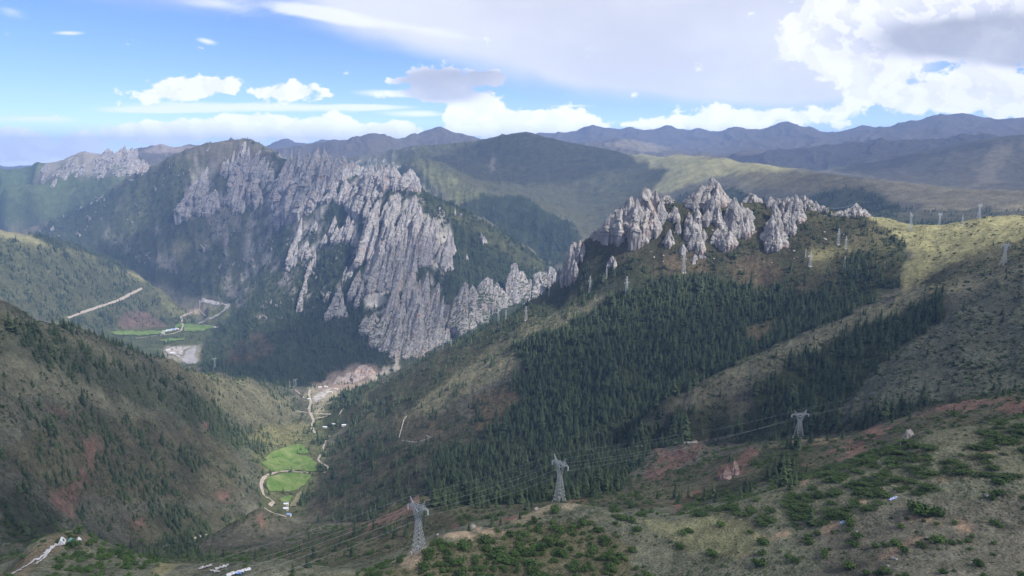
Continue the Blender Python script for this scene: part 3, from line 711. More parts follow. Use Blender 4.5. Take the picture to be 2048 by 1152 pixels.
# the big wood and the others
WOOD = "1290 565, 1400 555, 1560 575, 1680 600, 1710 622, 1600 668, 1500 712, 1400 765, 1330 808, 1280 850, 1150 900, 1050 930, 990 890, 960 850, 1000 800, 1040 740, 1020 695, 1100 660, 1200 615"
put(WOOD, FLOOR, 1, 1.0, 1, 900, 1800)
for b in ("940 790, 1010 770, 1040 800, 1000 850, 950 860", "1490 655, 1540 640, 1545 665, 1500 690"):
    put(b, (.115, .09, .062), .8, .2, .8, 900, 1800)
put("1700 520, 1770 480, 1815 490, 1815 560, 1760 600, 1680 625, 1640 590, 1680 560", FLOOR, .8, .5, 1, 1200, 1900)
put("1690 485, 1740 450, 1800 455, 1800 480, 1740 500, 1700 510", (.14, .13, .08), .7, .12, .8, 1500, 1900)
put("1600 515, 1660 495, 1700 500, 1660 520, 1620 525", (.19, .18, .10), .8, .05, .7, 1300, 1900)
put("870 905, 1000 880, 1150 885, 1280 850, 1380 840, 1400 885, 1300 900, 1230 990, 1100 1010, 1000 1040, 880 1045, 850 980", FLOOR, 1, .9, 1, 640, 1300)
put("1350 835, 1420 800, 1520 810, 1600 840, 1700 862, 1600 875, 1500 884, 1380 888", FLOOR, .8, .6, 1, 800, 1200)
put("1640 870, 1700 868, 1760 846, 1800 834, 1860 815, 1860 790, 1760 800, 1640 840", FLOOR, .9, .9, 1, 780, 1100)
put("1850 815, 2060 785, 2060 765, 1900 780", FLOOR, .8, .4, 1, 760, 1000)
# right slopes
put("1850 650, 2060 520, 2060 775, 1860 800, 1680 840, 1720 770", (.112, .118, .092), 1, .02, 1, 850, 1500)
put("1330 815, 1400 772, 1500 717, 1600 672, 1700 632, 1760 608, 1850 570, 1960 530, 2060 480, 2060 560, 1900 590, 1850 605, 1700 668, 1560 732, 1440 800, 1360 830", (.145, .142, .102), 1, .02, .7, 1000, 1700)
put("1400 775, 1560 735, 1540 790, 1500 830, 1400 830", (.098, .095, .072), .8, .12, 1, 900, 1200)
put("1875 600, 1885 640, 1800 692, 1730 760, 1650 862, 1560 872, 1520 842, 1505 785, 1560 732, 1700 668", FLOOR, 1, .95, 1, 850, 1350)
put("1735 432, 1960 430, 2060 426, 2060 490, 1980 500, 1900 530, 1850 558, 1808 578, 1798 550, 1828 512, 1818 485, 1780 470, 1755 450", PALE, 1, 0, .25, 1200, 1950)
put("1850 560, 1950 500, 2060 470, 2060 520, 1950 540, 1860 590", (.12, .115, .07), .8, .02, 1, 1200, 1700)
put("1720 500, 1800 480, 1815 560, 1750 560", (.12, .115, .068), .6, .22, 1, 1200, 1900)
# left middle hill
put("-50 455, 60 470, 200 508, 300 555, 350 600, 395 650, 350 668, 200 668, -50 620", (.085, .092, .055), 1, .6, 1, 3000, 4700)
put("-50 452, 60 468, 130 486, 210 512, 290 553, 280 566, 200 525, 100 492, -50 470", PALE, .9, 0, .3, 3000, 4700)
put("270 545, 350 590, 390 640, 340 640, 310 590", (.13, .135, .072), .9, .08, 1, 3000, 4700)
put("230 640, 260 618, 300 625, 330 660, 290 662, 240 655", (.15, .10, .09), .8, .05, .6, 3000, 4700)
put("352 588, 365 590, 400 625, 390 630, 365 610", TAN, 1, 0, 0, 3000, 4700)
# main valley floor
put("200 655, 350 655, 395 640, 470 600, 470 640, 420 690, 400 740, 300 740, 200 680", (.085, .10, .05), .9, .15, 1, 3100, 4800)
put("330 690, 400 685, 420 700, 380 730, 320 725", (.33, .30, .27), .5, .06, .5, 3000, 4000)
# massif
MASSIF = "50 470, 150 420, 300 335, 400 292, 480 275, 550 305, 680 315, 830 340, 880 400, 1000 460, 1140 570, 1140 640, 900 700, 760 780, 400 745, 400 690, 470 610, 380 590"
put(MASSIF, (.055, .066, .042), 1, .5, 1, 2450, 7200)
put("330 330, 400 292, 480 278, 540 300, 560 345, 480 350, 420 345, 400 350", (.15, .135, .11), .9, 0, .4, 4500, 7200)
put("400 740, 470 660, 560 600, 610 560, 640 510, 740 490, 720 600, 720 650, 820 730, 760 780, 560 780", FLOOR, 1, .8, 1, 2450, 4200)
put("450 690, 520 660, 560 690, 520 720, 450 730", (.10, .075, .058), .7, .25, 1, 2450, 4200)
put("840 370, 900 400, 1000 465, 1120 540, 1060 590, 990 590, 920 600, 860 570, 880 520, 900 500, 880 450, 850 400", FLOOR, 1, .85, 1, 2450, 4200)
put("870 400, 1000 470, 1110 545, 1090 560, 980 490, 900 440", (.085, .09, .048), .8, .5, 1, 2450, 4200)
put("700 330, 790 330, 850 370, 800 420, 730 400, 700 430, 740 480, 700 490, 650 470, 660 400", FLOOR, .8, .55, 1, 3000, 4700)
ROCKY = ["720 410, 790 390, 840 400, 900 460, 900 520, 860 560, 900 620, 900 690, 830 720, 780 700, 730 650, 720 560, 740 500", "560 300, 650 295, 720 320, 800 330, 830 350, 780 380, 740 400, 700 420, 640 420, 600 440, 560 400",
         "460 280, 540 300, 560 360, 540 400, 470 400, 460 340", "370 340, 420 330, 420 380, 400 430, 370 430", "560 430, 640 420, 700 430, 720 470, 640 500, 580 540"]
_rp = fbm(GX / 90, GY / 90, seed=41, octaves=5)
for i, b in enumerate(ROCKY):
    m = inside(pl(b), QX, QY) & (GR > 2450) & (GR < 7000) & (_rp > (.1 if i < 1 else 0.1 if i < 4 else .25))
    COVER[m] = ROCKC; FOREST[m] = .03; SCRUB[m] = .3
_s2 = .75 * fbm(GA * 75 + .5 * fbm(GA * 40, GL * 30, seed=44), GL * 16, seed=43, octaves=5) + .35 * fbm(GX / 60, GY / 60, seed=45, octaves=4)
m = inside(pl("250 370, 400 300, 560 420, 620 560, 560 600, 480 600, 380 560, 200 470"), QX, QY) & (GR > 3200) & (GR < 7000)
COVER[m & (_s2 > .17)] = (.22, .205, .19); COVER[m & (_s2 < -.05)] = (.085, .095, .055); COVER[m & (_s2 > .05) & (_s2 < .11)] = (.13, .135, .08)
m = inside(pl("540 300, 720 310, 840 350, 900 450, 900 690, 740 650, 700 560, 600 620, 520 640, 470 600"), QX, QY) & (GR > 2450) & (GR < 5200)
COVER[m & (_s2 > .2)] = (.27, .255, .245)
put("340 500, 370 480, 385 482, 355 512", (.2, .19, .12), .7, 0, .3, 3500, 7000)
put("600 765, 660 755, 700 730, 745 728, 760 745, 740 765, 700 785, 640 780", (.28, .22, .19), .9, .02, .4, 2200, 2900)
put("795 700, 810 690, 800 740, 780 750, 750 760, 740 752, 785 735", (.4, .36, .33), .9, 0, .2, 2200, 2900)
# back hills
put("780 300, 1030 262, 1250 300, 1400 310, 1340 380, 1200 470, 1150 480, 1040 400, 880 345, 800 330", (.085, .085, .052), 1, .03, 1, 4000, 7600)
put("820 312, 880 342, 960 378, 1060 405, 1130 450, 1000 430, 920 410, 850 360", (.13, .135, .07), 1, .06, 1, 4000, 6000)
put("900 420, 960 385, 1060 398, 1110 430, 1170 475, 1140 530, 1090 520, 1000 470", FLOOR, 1, .65, 1, 3700, 5400)
put("1230 300, 1350 306, 1500 322, 1620 336, 1560 345, 1450 345, 1370 370, 1330 395, 1280 390, 1340 345, 1300 330", PALE, 1, 0, .3, 3800, 6600)
put("1450 345, 1560 345, 1700 352, 1800 372, 1760 390, 1600 380, 1500 370", (.15, .135, .09), 1, 0, .7, 3500, 5200)
put("1320 420, 1400 372, 1480 375, 1560 415, 1540 450, 1380 450", (.045, .055, .034), .9, .3, 1, 3400, 5200)
put("1620 395, 1700 378, 1760 390, 1800 415, 1880 430, 1930 440, 1930 460, 1600 460", (.05, .058, .036), .9, .3, 1, 2600, 4600)
put("1700 352, 1850 368, 2060 380, 2060 420, 1960 425, 1860 415, 1780 400, 1760 380", (.2, .18, .125), 1, 0, .4, 3000, 4600)
put("1790 418, 1900 420, 2060 418, 2060 440, 1900 448, 1800 440", (.075, .072, .05), .8, .12, 1, 2400, 3700)
put("975 330, 985 310, 990 318, 978 340, 974 345", (.25, .22, .2), .8, 0, .2, 5000, 7000)
# farther hills
put("1660 340, 1800 312, 2060 270, 2060 385, 1900 376, 1780 358", (.085, .078, .06), 1, 0, .6, 5200, 7000)
put("1990 275, 2030 272, 1990 370, 1940 375", (.14, .125, .09), .8, 0, .5, 5200, 7000)
put("1200 290, 1290 270, 1340 300, 1290 305", (.19, .17, .13), .9, 0, .2, 7600, 11000)
put("60 340, 160 298, 250 292, 300 320, 310 345, 240 350, 200 345, 100 360", (.27, .25, .23), .8, 0, .3, 6700, 8500)
put("-50 400, 120 360, 230 345, 300 350, 180 410, 60 470, -50 470", (.085, .115, .052), .9, .1, 1, 6700, 8200)
put("-50 330, 90 325, 60 370, -50 400", (.085, .115, .055), 1, 0, .8, 7200, 9000)
put("270 305, 320 288, 410 292, 430 305, 300 312", (.24, .2, .17), 1, 0, 0, 9000, 11000)
# steep ground shows stone
_gz = GT * GR
_dR = np.gradient(GZ, axis=0) / np.gradient(GR, axis=0); _dA = np.gradient(GZ, axis=1) / (np.gradient(GA, axis=1) * GR)
SLOPE = np.hypot(_dR, _dA)
for _ in range(2):
    COVER[1:-1] = (COVER[:-2] + 2 * COVER[1:-1] + COVER[2:]) / 4; COVER[:, 1:-1] = (COVER[:, :-2] + 2 * COVER[:, 1:-1] + COVER[:, 2:]) / 4
# ground that is out of sight carries on what stands at the edge of sight in front of it
_idx = np.maximum.accumulate(np.where(VIS, np.arange(NR)[:, None], 0), axis=0)
_cc = np.arange(NA)[None, :].repeat(NR, 0)
COVER = COVER[_idx, _cc]; FOREST = FOREST[_idx, _cc]; SCRUB = SCRUB[_idx, _cc]

# ------------------------------------------------------------------ the ground sheets
def ground_sheet(name, rows0, rows1, label, cols=slice(0, NA)):
    """part of the ground between two ranges given per column (row indices)"""
    use = np.zeros((NR - 1, NA - 1), bool)
    ri = np.arange(NR - 1)[:, None]
    use[:] = (ri >= rows0[None, :-1]) & (ri < rows1[None, :-1])
    a = np.arange(NR * NA).reshape(NR, NA)
    F = np.stack([a[:-1, :-1][use], a[:-1, 1:][use], a[1:, 1:][use], a[1:, :-1][use]], 1)
    ids, inv = np.unique(F, return_inverse=True); F = inv.reshape(F.shape)
    V = np.stack([GX.ravel()[ids], GY.ravel()[ids], GZ.ravel()[ids]], 1)
    o = mesh_obj(name, V, F, M_GROUND)
    me = o.data
    at1 = me.color_attributes.new('cover', 'FLOAT_COLOR', 'POINT')
    c = np.ones((len(ids), 4), np.float32); c[:, :3] = COVER.reshape(-1, 3)[ids]; at1.data.foreach_set('color', c.ravel())
    at2 = me.attributes.new('scrub', 'FLOAT', 'POINT'); at2.data.foreach_set('value', SCRUB.ravel()[ids])
    tag(o, label, 'terrain', None, 'structure')
    return o
def rows_at(pxs, Rs):
    a, _ = ray(np.array(pxs, float), np.full(len(pxs), 600.0))
    r = np.interp(az_lin, a, np.log(np.array(Rs, float)))
    return np.clip(np.searchsorted(lr_lin, r), 0, NR - 1)
r_fg = rows_at([-300, 0, 200, 500, 800, 1100, 1400, 1800, 2300], [640, 620, 600, 620, 560, 540, 520, 570, 600])
r_near = rows_at([-300, 0, 300, 600, 750, 1000, 1150, 1300, 1600, 1800, 2300], [1700, 1800, 2200, 2600, 2480, 2250, 2300, 2300, 2250, 2200, 2200])
r_mid = rows_at([-300, 0, 400, 600, 850, 1000, 1400, 1700, 2048, 2300], [7050, 7050, 7000, 6300, 6900, 7300, 6200, 5200, 4700, 4700])
zero = np.zeros(NA, int); full = np.full(NA, NR - 1)
ground_sheet('foreground_hill', zero, r_fg, 'grassy foreground hill with shrubs and bare earth scars')
ground_sheet('hillside', r_fg, r_near, 'scrubby and wooded hillsides around the side valley')
ground_sheet('mountain', r_near, r_mid, 'steep mountain massif, grassy back hills and main valley floor')
ground_sheet('far_mountains', r_mid, full, 'hazy purple mountain ranges on the skyline')
# the plain ground that carries on beside and behind the viewpoint
_aa = np.concatenate([np.linspace(AZ1, 2 * math.pi + AZ0, 121)]); _rr = np.exp(np.linspace(math.log(R0), math.log(R1), 60))
_A2, _R2 = np.meshgrid(_aa, _rr)
_w2 = (_A2 - AZ1) / (2 * math.pi + AZ0 - AZ1)
_zl = bil(GTT, np.full(_R2.shape, AZ1), np.log(_R2)) * _R2; _zr = bil(GTT, np.full(_R2.shape, AZ0), np.log(_R2)) * _R2
_Z2 = _zl * (1 - _w2) + _zr * _w2 + np.sin(_w2 * math.pi) * 25 * fbm(_R2 * np.sin(_A2) / 300, _R2 * np.cos(_A2) / 300, seed=51)
a = np.arange(_A2.size).reshape(_A2.shape)
F = np.stack([a[:-1, :-1].ravel(), a[:-1, 1:].ravel(), a[1:, 1:].ravel(), a[1:, :-1].ravel()], 1)
V = np.stack([(_R2 * np.sin(_A2)).ravel(), (_R2 * np.cos(_A2)).ravel(), _Z2.ravel()], 1)
ring = np.concatenate([np.arange(AZ0, AZ1, .05), _aa[:-1]])
# the patch right below the viewpoint
cen = len(V); rp = np.stack([R0 * np.sin(ring), R0 * np.cos(ring), ground_z(R0 * np.sin(ring), R0 * np.cos(ring))], 1)
k = len(_aa)
rp[-(k - 1):, 2] = _Z2[0, :-1]
V = np.concatenate([V, rp, [[0, 0, rp[:, 2].mean()]]]); nring = len(rp)
F3 = np.stack([cen + np.arange(nring), np.full(nring, cen + nring), cen + (np.arange(nring) + 1) % nring], 1)
o = mesh_obj('surrounding_ground', V, [F, F3], M_GROUND)
c = np.ones((len(V), 4), np.float32); c[:, :3] = BROWN
o.data.color_attributes.new('cover', 'FLOAT_COLOR', 'POINT').data.foreach_set('color', c.ravel())
o.data.attributes.new('scrub', 'FLOAT', 'POINT').data.foreach_set('value', np.full(len(V), .6, np.float32))
tag(o, 'brown grassy hills that carry on around the viewpoint', 'terrain', None, 'structure')
#@@P3
# ------------------------------------------------------------------ limestone crags: fluted, tapering buttresses grown from the slope
def horizon_R(px, py, rguess):
    """range of the ground at a pixel; None when the line of sight meets only sky or farther ranges"""
    p = pick([px], [py])[0]
    return None if np.isnan(p[0]) else math.hypot(p[0], p[1])

def spire(px, pt, pb, hw, seed, R=None, lean=0.55, deep=1.0, dx=0.0, front=0.0):
    """one buttress: photo x, top y, base y, half width (photo px at mid height); returns V, F"""
    Rb = R if R is not None else horizon_R(px, pb, None)
    if R is None and 1110 < px < 1780 and 350 < pb < 530 and (Rb is None or Rb > 2300): Rb = 1815
    Rt = horizon_R(px, pt, None)
    if Rt is None or Rt > Rb * 1.35: Rt = Rb * (1 + 0.5 * (pb - pt) / 1365.0 * 1.2)
    Rt = Rb + (Rt - Rb) * lean
    mpp = Rb / 1365.0 / math.cos(math.atan((px - 1024) / 1365.0)) * 1.02
    W = hw * mpp
    B = at(px, pb, Rb); T = at(px + dx, pt, max(Rt, Rb + 1.0 * W) if R is None else Rt)
    if R is None:
        f_ = 1 + .85 * W / Rb; B = np.array([B[0] * f_, B[1] * f_, B[2]])
    if front:                                        # lesser ribs step out in front of the main one
        g_ = 1 - front * 1.3 * W / Rb; B[:2] *= g_; T *= g_
    Hh = T[2] - B[2]
    na = int(np.clip(W / mpp * 2.2 + 18, 22, 64)); nh = int(np.clip(Hh / mpp / 1.6 + 12, 14, 90))
    th = np.linspace(0, 2 * math.pi, na, endpoint=False)
    h = np.concatenate([[-.9, -.45], np.linspace(-0.2, 1.0, nh - 2)])
    TH, Hg = np.meshgrid(th, h)
    az = math.atan2(B[0], B[1]); ex = np.array([math.cos(az), -math.sin(az)]); ey = np.array([math.sin(az), math.cos(az)])
    rs = np.random.default_rng(seed)
    pw = rs.uniform(.72, 1.05) if R is None or R > 3200 else rs.uniform(.45, .62)      # the gorge walls are blunt
    prof = np.where(Hg < 0, 1.2 + 0 * Hg, 1.2 * (1 - np.clip(Hg, 0, 1)) ** pw + .03)
    k = 1 + .2 * np.cos(2 * TH + rs.uniform(0, 6)) + .16 * np.cos(3 * TH + rs.uniform(0, 6)) + .08 * np.cos(5 * TH + rs.uniform(0, 6))
    r = W * prof * k
    tw = (rs.uniform(-.25, .25) + rs.uniform(-.3, .3) * np.clip(Hg, 0, 1)) * W          # leaning crest line
    Hc = np.clip(Hg, 0, 1); cx = B[0] + (T[0] - B[0]) * Hc + ex[0] * tw * (1 - Hc); cy = B[1] + (T[1] - B[1]) * Hc + ex[1] * tw * (1 - Hc); cz = B[2] + Hh * Hg
    dep = max(0.7, min(1.5, deep))
    ox = r * np.cos(TH); oy = r * np.sin(TH) * dep
    X = cx + ex[0] * ox + ey[0] * oy; Y = cy + ex[1] * ox + ey[1] * oy; Z = cz
    s = max(W, 6.0)
    # sharp arêtes between long flutes, broken by cracks
    lx = X - cx + seed * 31.7; ly = Y - cy + seed * 17.3
    wx = lx + .3 * s * fbm(X / s, Y / s, Z / (s * 5), octaves=3, seed=11); wy = ly + .3 * s * fbm(X / s, Y / s, Z / (s * 5), octaves=3, seed=12)
    fl = 1 - np.abs(vnoise(wx / (s * .8), wy / (s * .8), Z / (s * 7.0), seed % 97)) * 1.7
    f2 = 1 - np.abs(vnoise(wx / (s * .34), wy / (s * .34), Z / (s * 4), seed % 91 + 3)) * 1.7
    f3 = fbm(X / (s * .2), Y / (s * .2), Z / (s * .9), octaves=3, seed=seed % 89 + 5)
    zz = Z / (s * .9) + 1.1 * fbm(X / (s * 1.2), Y / (s * 1.2), Z / (s * 2), octaves=3, seed=seed % 71)
    ledge = (zz - np.floor(zz)) - .5                       # broken beds: each step juts over the one below
    crack = np.clip(np.abs(vnoise(wx / (s * .22), wy / (s * .22), Z / (s * 1.1), seed % 67)) * 5, 0, 1) - .8
    q = (fl - .35) * .55 + (f2 - .35) * .22 + f3 * .17 - ledge * .16 + crack * .14
    up_ = np.clip(Hg, 0, 1)
    rr = 1 + q * (0.55 + .5 * up_)
    X = cx + (X - cx) * rr; Y = cy + (Y - cy) * rr
    Z = Z + (f3 * .3 + (f2 - .35) * .4) * s * .6 * up_ ** 3
    V = np.stack([X.ravel(), Y.ravel(), Z.ravel()], 1)
    a = np.arange(nh * na).reshape(nh, na); b = np.roll(a, -1, 1)
    F = np.stack([a[:-1].ravel(), b[:-1].ravel(), b[1:].ravel(), a[1:].ravel()], 1)
    top = len(V); V = np.concatenate([V, [[X[-1].mean(), Y[-1].mean(), Z[-1].mean() + .15 * W]]])
    F3 = np.stack([a[-1], b[-1], np.full(na, top)], 1)
    return V, F, F3

_seed = [100]
def crag(name, label, spec, mat=None, R=None, lean=.55, extra=2, deep=1.0, group=None, tilt=None):
    mb = MB(); rs = np.random.default_rng(_seed[0])
    for t in spec.split(';'):
        v = [float(x) for x in t.split()]
        px, pt, pb, hw = v[:4]; _seed[0] += 1
        if R is None and px < 905 and pb > 300 and name == 'rock_crag': hw *= 1.12
        tl = (.15 if px < 905 else 0.0) if tilt is None else tilt
        try:
            items = [(px, pt, pb, hw)]
            for e in range(min(extra, 1) if px < 905 else extra):
                f = rs.uniform(.15, .6); sgn = rs.choice([-1, 1])
                items.append((px + sgn * hw * rs.uniform(.3, .8), pt + (pb - pt) * f, pb + rs.uniform(-.03, .05) * (pb - pt), hw * rs.uniform(.35, .6), rs.uniform(.4, 1.1)))
            for it in items:
                _seed[0] += 1
                Ru = R
                sh = tl * (it[2] - it[1]) * .5
                V, F, F3 = spire(it[0] - sh, *it[1:4], front=(it[4] if len(it) > 4 else 0), seed=_seed[0], R=Ru, lean=lean, deep=deep, dx=2 * sh)
                mb.add(V, F); mb.add(V * 0 + V, F3) if False else None
                n0 = mb.n - len(V); mb.F3.append(F3 + n0)
        except TypeError:
            print('crag miss', name, t)
    o = mb.build(name, mat or M_ROCK, smooth=False)
    # origin at the foot
    vs = np.concatenate(mb.V); c = vs[vs[:, 2] <= np.percentile(vs[:, 2], 10)].mean(0)
    o.data.transform(Matrix.Translation(-Vector(c))); o.location = c
    tag(o, label, 'rock crag', group)
    return o

# crags of the near ridge
crag('rock_crag', 'broad rounded limestone dome at the near ridge, streaked dark, with a flank sloping down', "1290 377 455 26; 1262 394 460 26; 1238 416 463 22; 1214 440 467 15; 1310 382 436 18; 1334 391 405 12; 1276 400 462 16; 1300 410 450 9; 1194 460 470 8", extra=3, lean=.7)
crag('rock_crag', 'small pale lump just below the streaked limestone dome', "1291 453 483 10; 1299 458 472 6")
crag('rock_crag', 'short grey rib above the scrub between the dome and the highest peak', "1350 412 436 9")
crag('rock_crag', 'slim pale tooth standing alone left of the long rock rib', "1357 437 465 5; 1354 447 466 4", extra=1)
crag('rock_crag', 'low grey lump left of the foot of the long rock rib', "1340 459 487 10; 1334 470 486 6")
crag('rock_crag', 'tallest pyramid of grey limestone on the near ridge', "1423 357 406 24; 1404 371 414 18; 1441 374 404 13; 1388 386 412 12; 1378 393 405 7; 1452 388 405 6", lean=.7, extra=3)
crag('rock_crag', 'smooth pale slab with warm stains in front of the tallest pyramid', "1424 391 440 15; 1432 400 444 10", extra=1)
crag('rock_crag', 'long grey rib running down the slope below the tallest pyramid', "1394 415 468 15; 1378 424 452 9; 1392 446 490 14; 1398 470 504 11; 1408 458 478 5; 1388 470 494 9", extra=2)
crag('rock_crag', 'strip of broken rubble rocks at the foot of the long rib', "1390 508 522 6; 1400 505 516 5; 1408 503 514 4; 1388 518 528 3", extra=1)
crag('rock_crag', 'wide fan shaped crag with vertical flutes right of the tallest pyramid', "1468 391 455 16; 1484 408 464 20; 1499 428 464 12; 1456 418 454 11; 1476 425 466 14", extra=2)
crag('rock_crag', 'squat double lump low on the slope beneath the fan shaped crag', "1448 441 462 11; 1436 456 485 11; 1452 455 488 14", extra=2)
crag('rock_crag', 'small pointed tooth on the skyline behind the fan shaped crag', "1502 386 406 10; 1514 394 404 7", R=1900, extra=2)
crag('rock_crag', 'row of blocky crest teeth above the two hanging ribs', "1541 394 412 7; 1556 396 414 9; 1574 392 424 12; 1592 390 440 11; 1607 391 416 11; 1620 398 416 9; 1631 402 416 5; 1598 402 442 6; 1584 395 432 8", lean=.7, extra=2)
crag('rock_crag', 'long pale buttress hanging down the slope, left of two ribs', "1551 408 470 14; 1545 432 492 16; 1556 450 493 14; 1562 460 478 6; 1542 455 480 9", extra=2)
crag('rock_crag', 'shorter pale rib with a dark hollow, right of two ribs', "1577 417 460 12; 1582 438 465 8; 1572 425 440 8", extra=2)
crag('rock_crag', 'low rocky knob on the ridge between crest teeth and the flag strung summit', "1645 411 425 8; 1655 417 430 6", extra=2)
crag('rock_crag', 'low summit outcrop on the ridge strung with white prayer flags', "1712 408 430 10; 1697 416 430 10; 1682 421 430 8; 1728 418 433 7", lean=.7, extra=3)
crag('rock_crag', 'narrow dark spire behind the tower among the scrub below the crags', "1366 486 509 7", extra=1)
crag('rock_crag', 'pale square boulder outcrop alone in the scrub slope', "1225 512 533 7; 1221 517 532 4", extra=1)
crag('rock_crag', 'steep limestone nose where the ridge drops towards the gorge', "1150 482 512 10; 1140 497 552 9; 1129 524 557 7; 1147 500 553 8; 1160 480 512 9; 1135 510 554 8; 1143 505 548 10", lean=.6, extra=3)
crag('rock_crag', 'small pale knob at the foot of the steep limestone nose', "1119 536 557 6", extra=1)
# crags of the gorge beyond
crag('rock_crag', 'pale crag wall in the gorge behind the wooded shoulder', "1100 534 602 17; 1082 545 606 19; 1064 560 612 17; 1050 576 614 12; 1112 545 600 12", R=2950, lean=.5, extra=1)
crag('rock_crag', 'pointed crag with a bright cleft left of the gorge wall', "1030 527 602 13; 1043 542 602 14; 1020 546 608 10", R=2980, lean=.5, extra=1)
crag('rock_crag', 'rounded crag with a wooded cap at the gorge mouth', "975 557 634 22; 994 568 632 17; 962 566 606 13; 984 585 642 20", R=2880, lean=.5, extra=1)
crag('rock_crag', 'broad smooth cone shaped crag above the shoulder, left of the wooded cap', "930 566 654 18; 945 575 659 21; 961 600 650 14; 916 592 648 14; 950 615 662 20", R=2760, lean=.5, extra=1)
# the big front tower group of the massif
crag('rock_crag', 'left tower of the front cliff group with a flat blocky top', "738 388 430 6; 752 400 445 9; 760 395 416 5; 772 404 440 6; 745 408 520 12; 731 420 505 6; 766 420 540 12", extra=3)
crag('rock_crag', 'rounded pale head standing above the front cliff', "793 385 432 12; 786 396 440 8", extra=3)
crag('rock_crag', 'tall central wedge of the front cliff with long parallel flutes', "825 391 480 14; 812 404 475 10; 836 414 500 13; 800 420 520 12; 781 414 500 10; 822 440 565 11; 843 465 530 9", extra=3)
crag('rock_crag', 'right flank of the front cliff falling to a wooded gully', "850 430 520 12; 862 434 500 11; 872 450 505 10; 856 470 530 8", extra=3)
crag('rock_crag', 'pale middle buttress at the centre of the front cliff', "776 440 560 14; 760 480 580 13; 746 500 545 8; 801 470 548 12; 736 470 508 5; 790 500 575 12", extra=3)
crag('rock_crag', 'detached tower with a pink stained face right of the front cliff', "895 457 532 9; 903 472 512 8; 886 482 526 8; 898 500 540 7", extra=2)
crag('rock_crag', 'massive lower block of the front cliff under a pale scree ledge', "845 545 690 15; 830 562 700 16; 868 566 690 13; 880 592 694 10; 860 622 702 13; 892 622 682 8; 815 550 640 13", extra=4, lean=.5)
crag('rock_crag', 'bright cleft pillar at the left of the lower cliff block', "790 542 645 10; 800 600 702 14; 782 575 660 9; 796 640 712 11", extra=3, lean=.5)
crag('rock_crag', 'orange stained lower left foot of the front cliff', "770 622 690 13; 746 626 662 12; 730 632 652 8; 756 642 672 11; 784 652 702 11; 820 645 712 13; 842 680 716 9", extra=3)
# crest and face of the massif to the left
crag('rock_crag', 'sharp single head on the massif crest above a dark wood', "818 337 374 12; 808 346 374 8; 830 351 382 8; 840 368 386 4", lean=.7, extra=3)
crag('rock_crag', 'row of warm lit crest towers on the massif left of the single head', "738 316 352 9; 750 317 352 9; 767 317 348 8; 786 324 352 8; 730 330 370 7; 775 325 360 7; 758 328 372 13; 785 334 372 13; 740 332 372 10", lean=.7, extra=3)
crag('rock_crag', 'slim low tooth at the right end of the row of crest towers', "797 336 348 5", lean=.7, extra=1)
crag('rock_crag', 'streaked rib falling below the row of crest towers', "740 340 392 10; 760 342 378 9; 746 358 392 9; 726 362 422 10; 712 362 412 9; 756 372 392 7; 700 372 402 8", extra=3)
crag('rock_crag', 'pair of crest towers with a reddish gully beneath', "672 315 352 9; 683 312 350 10; 702 322 352 10; 713 328 348 7; 692 328 360 8", lean=.7, extra=3)
crag('rock_crag', 'grey rib with grassy ledge under the pair of crest towers', "688 356 402 10; 676 346 374 8; 668 368 396 8; 656 386 402 7; 664 346 378 7", extra=2)
crag('rock_crag', 'large grey crest block of the massif with many small teeth', "578 297 372 12; 594 297 362 9; 612 304 382 12; 630 293 372 14; 645 297 352 12; 657 308 348 6; 586 312 380 10; 620 318 380 10", lean=.7, extra=4)
crag('rock_crag', 'fluted grey wall below the large crest block', "570 322 402 12; 592 342 422 14; 610 352 412 14; 576 372 432 11; 600 392 432 12; 562 346 402 10; 630 350 410 10; 645 345 385 8", extra=4)
crag('rock_crag', 'narrow rocky rib on the wooded slope below the fluted wall', "640 372 402 6; 622 388 424 6; 632 380 412 5", extra=2)
crag('rock_crag', 'high pale face beneath the rounded summit of the massif', "470 279 342 9; 485 283 348 12; 500 286 342 12; 515 300 348 10; 530 312 348 10; 477 312 372 9; 505 335 372 12; 520 331 382 12; 545 322 352 8; 540 338 362 7", lean=.85, extra=3)
crag('rock_crag', 'long pale slab slanting down the left shoulder of the massif', "410 334 392 11; 396 356 402 11; 381 374 422 10; 373 396 432 7; 402 345 395 9", lean=.85, extra=2)
crag('rock_crag', 'round pale crag in the wood right of the slanting slab', "428 381 416 10; 434 392 414 7", extra=2)
crag('rock_crag', 'low pale crag at the foot of the slanting slab', "412 392 426 9; 400 400 422 7", extra=2)
crag('rock_crag', 'ragged pale rib dividing two woods under the high face', "475 346 402 8; 481 362 388 7; 466 372 400 7; 470 385 408 6", extra=2)
crag('rock_crag', 'small bright pinnacle among the upper wood', "483 371 422 6; 486 390 420 5", extra=1)
crag('rock_crag', 'cluster of little pale knobs right of the bright pinnacle', "496 379 404 5; 505 379 400 5; 520 380 406 6; 512 388 402 4", extra=1)
crag('rock_crag', 'sunlit white scar rock on the wooded left face', "561 428 450 5", extra=1)
crag('rock_crag', 'crag strip at the upper edge of the dark wood left of the front cliff', "696 425 478 8; 685 452 482 8; 672 452 480 7; 668 432 466 6; 704 440 470 6", extra=2)
crag('rock_crag', 'little needle beside the front cliff in the dark wood', "712 456 486 5", extra=1)
crag('rock_crag', 'tiny needle in the dark wood straight below the little needle', "713 498 506 3", extra=1)
crag('rock_crag', 'grey lump lower left of the dark wood', "612 482 510 10; 604 490 512 7", extra=2)
crag('rock_crag', 'thin ragged ridge rock on the left face of the massif', "590 470 522 6; 582 498 540 6; 586 488 530 6", extra=2)
crag('rock_crag', 'narrow rock fin higher up the left face, above the thin ragged ridge rock', "600 432 482 5", extra=2)
crag('rock_crag', 'small grey tooth between the rock fin and the dark wood edge', "630 442 462 4", extra=1)
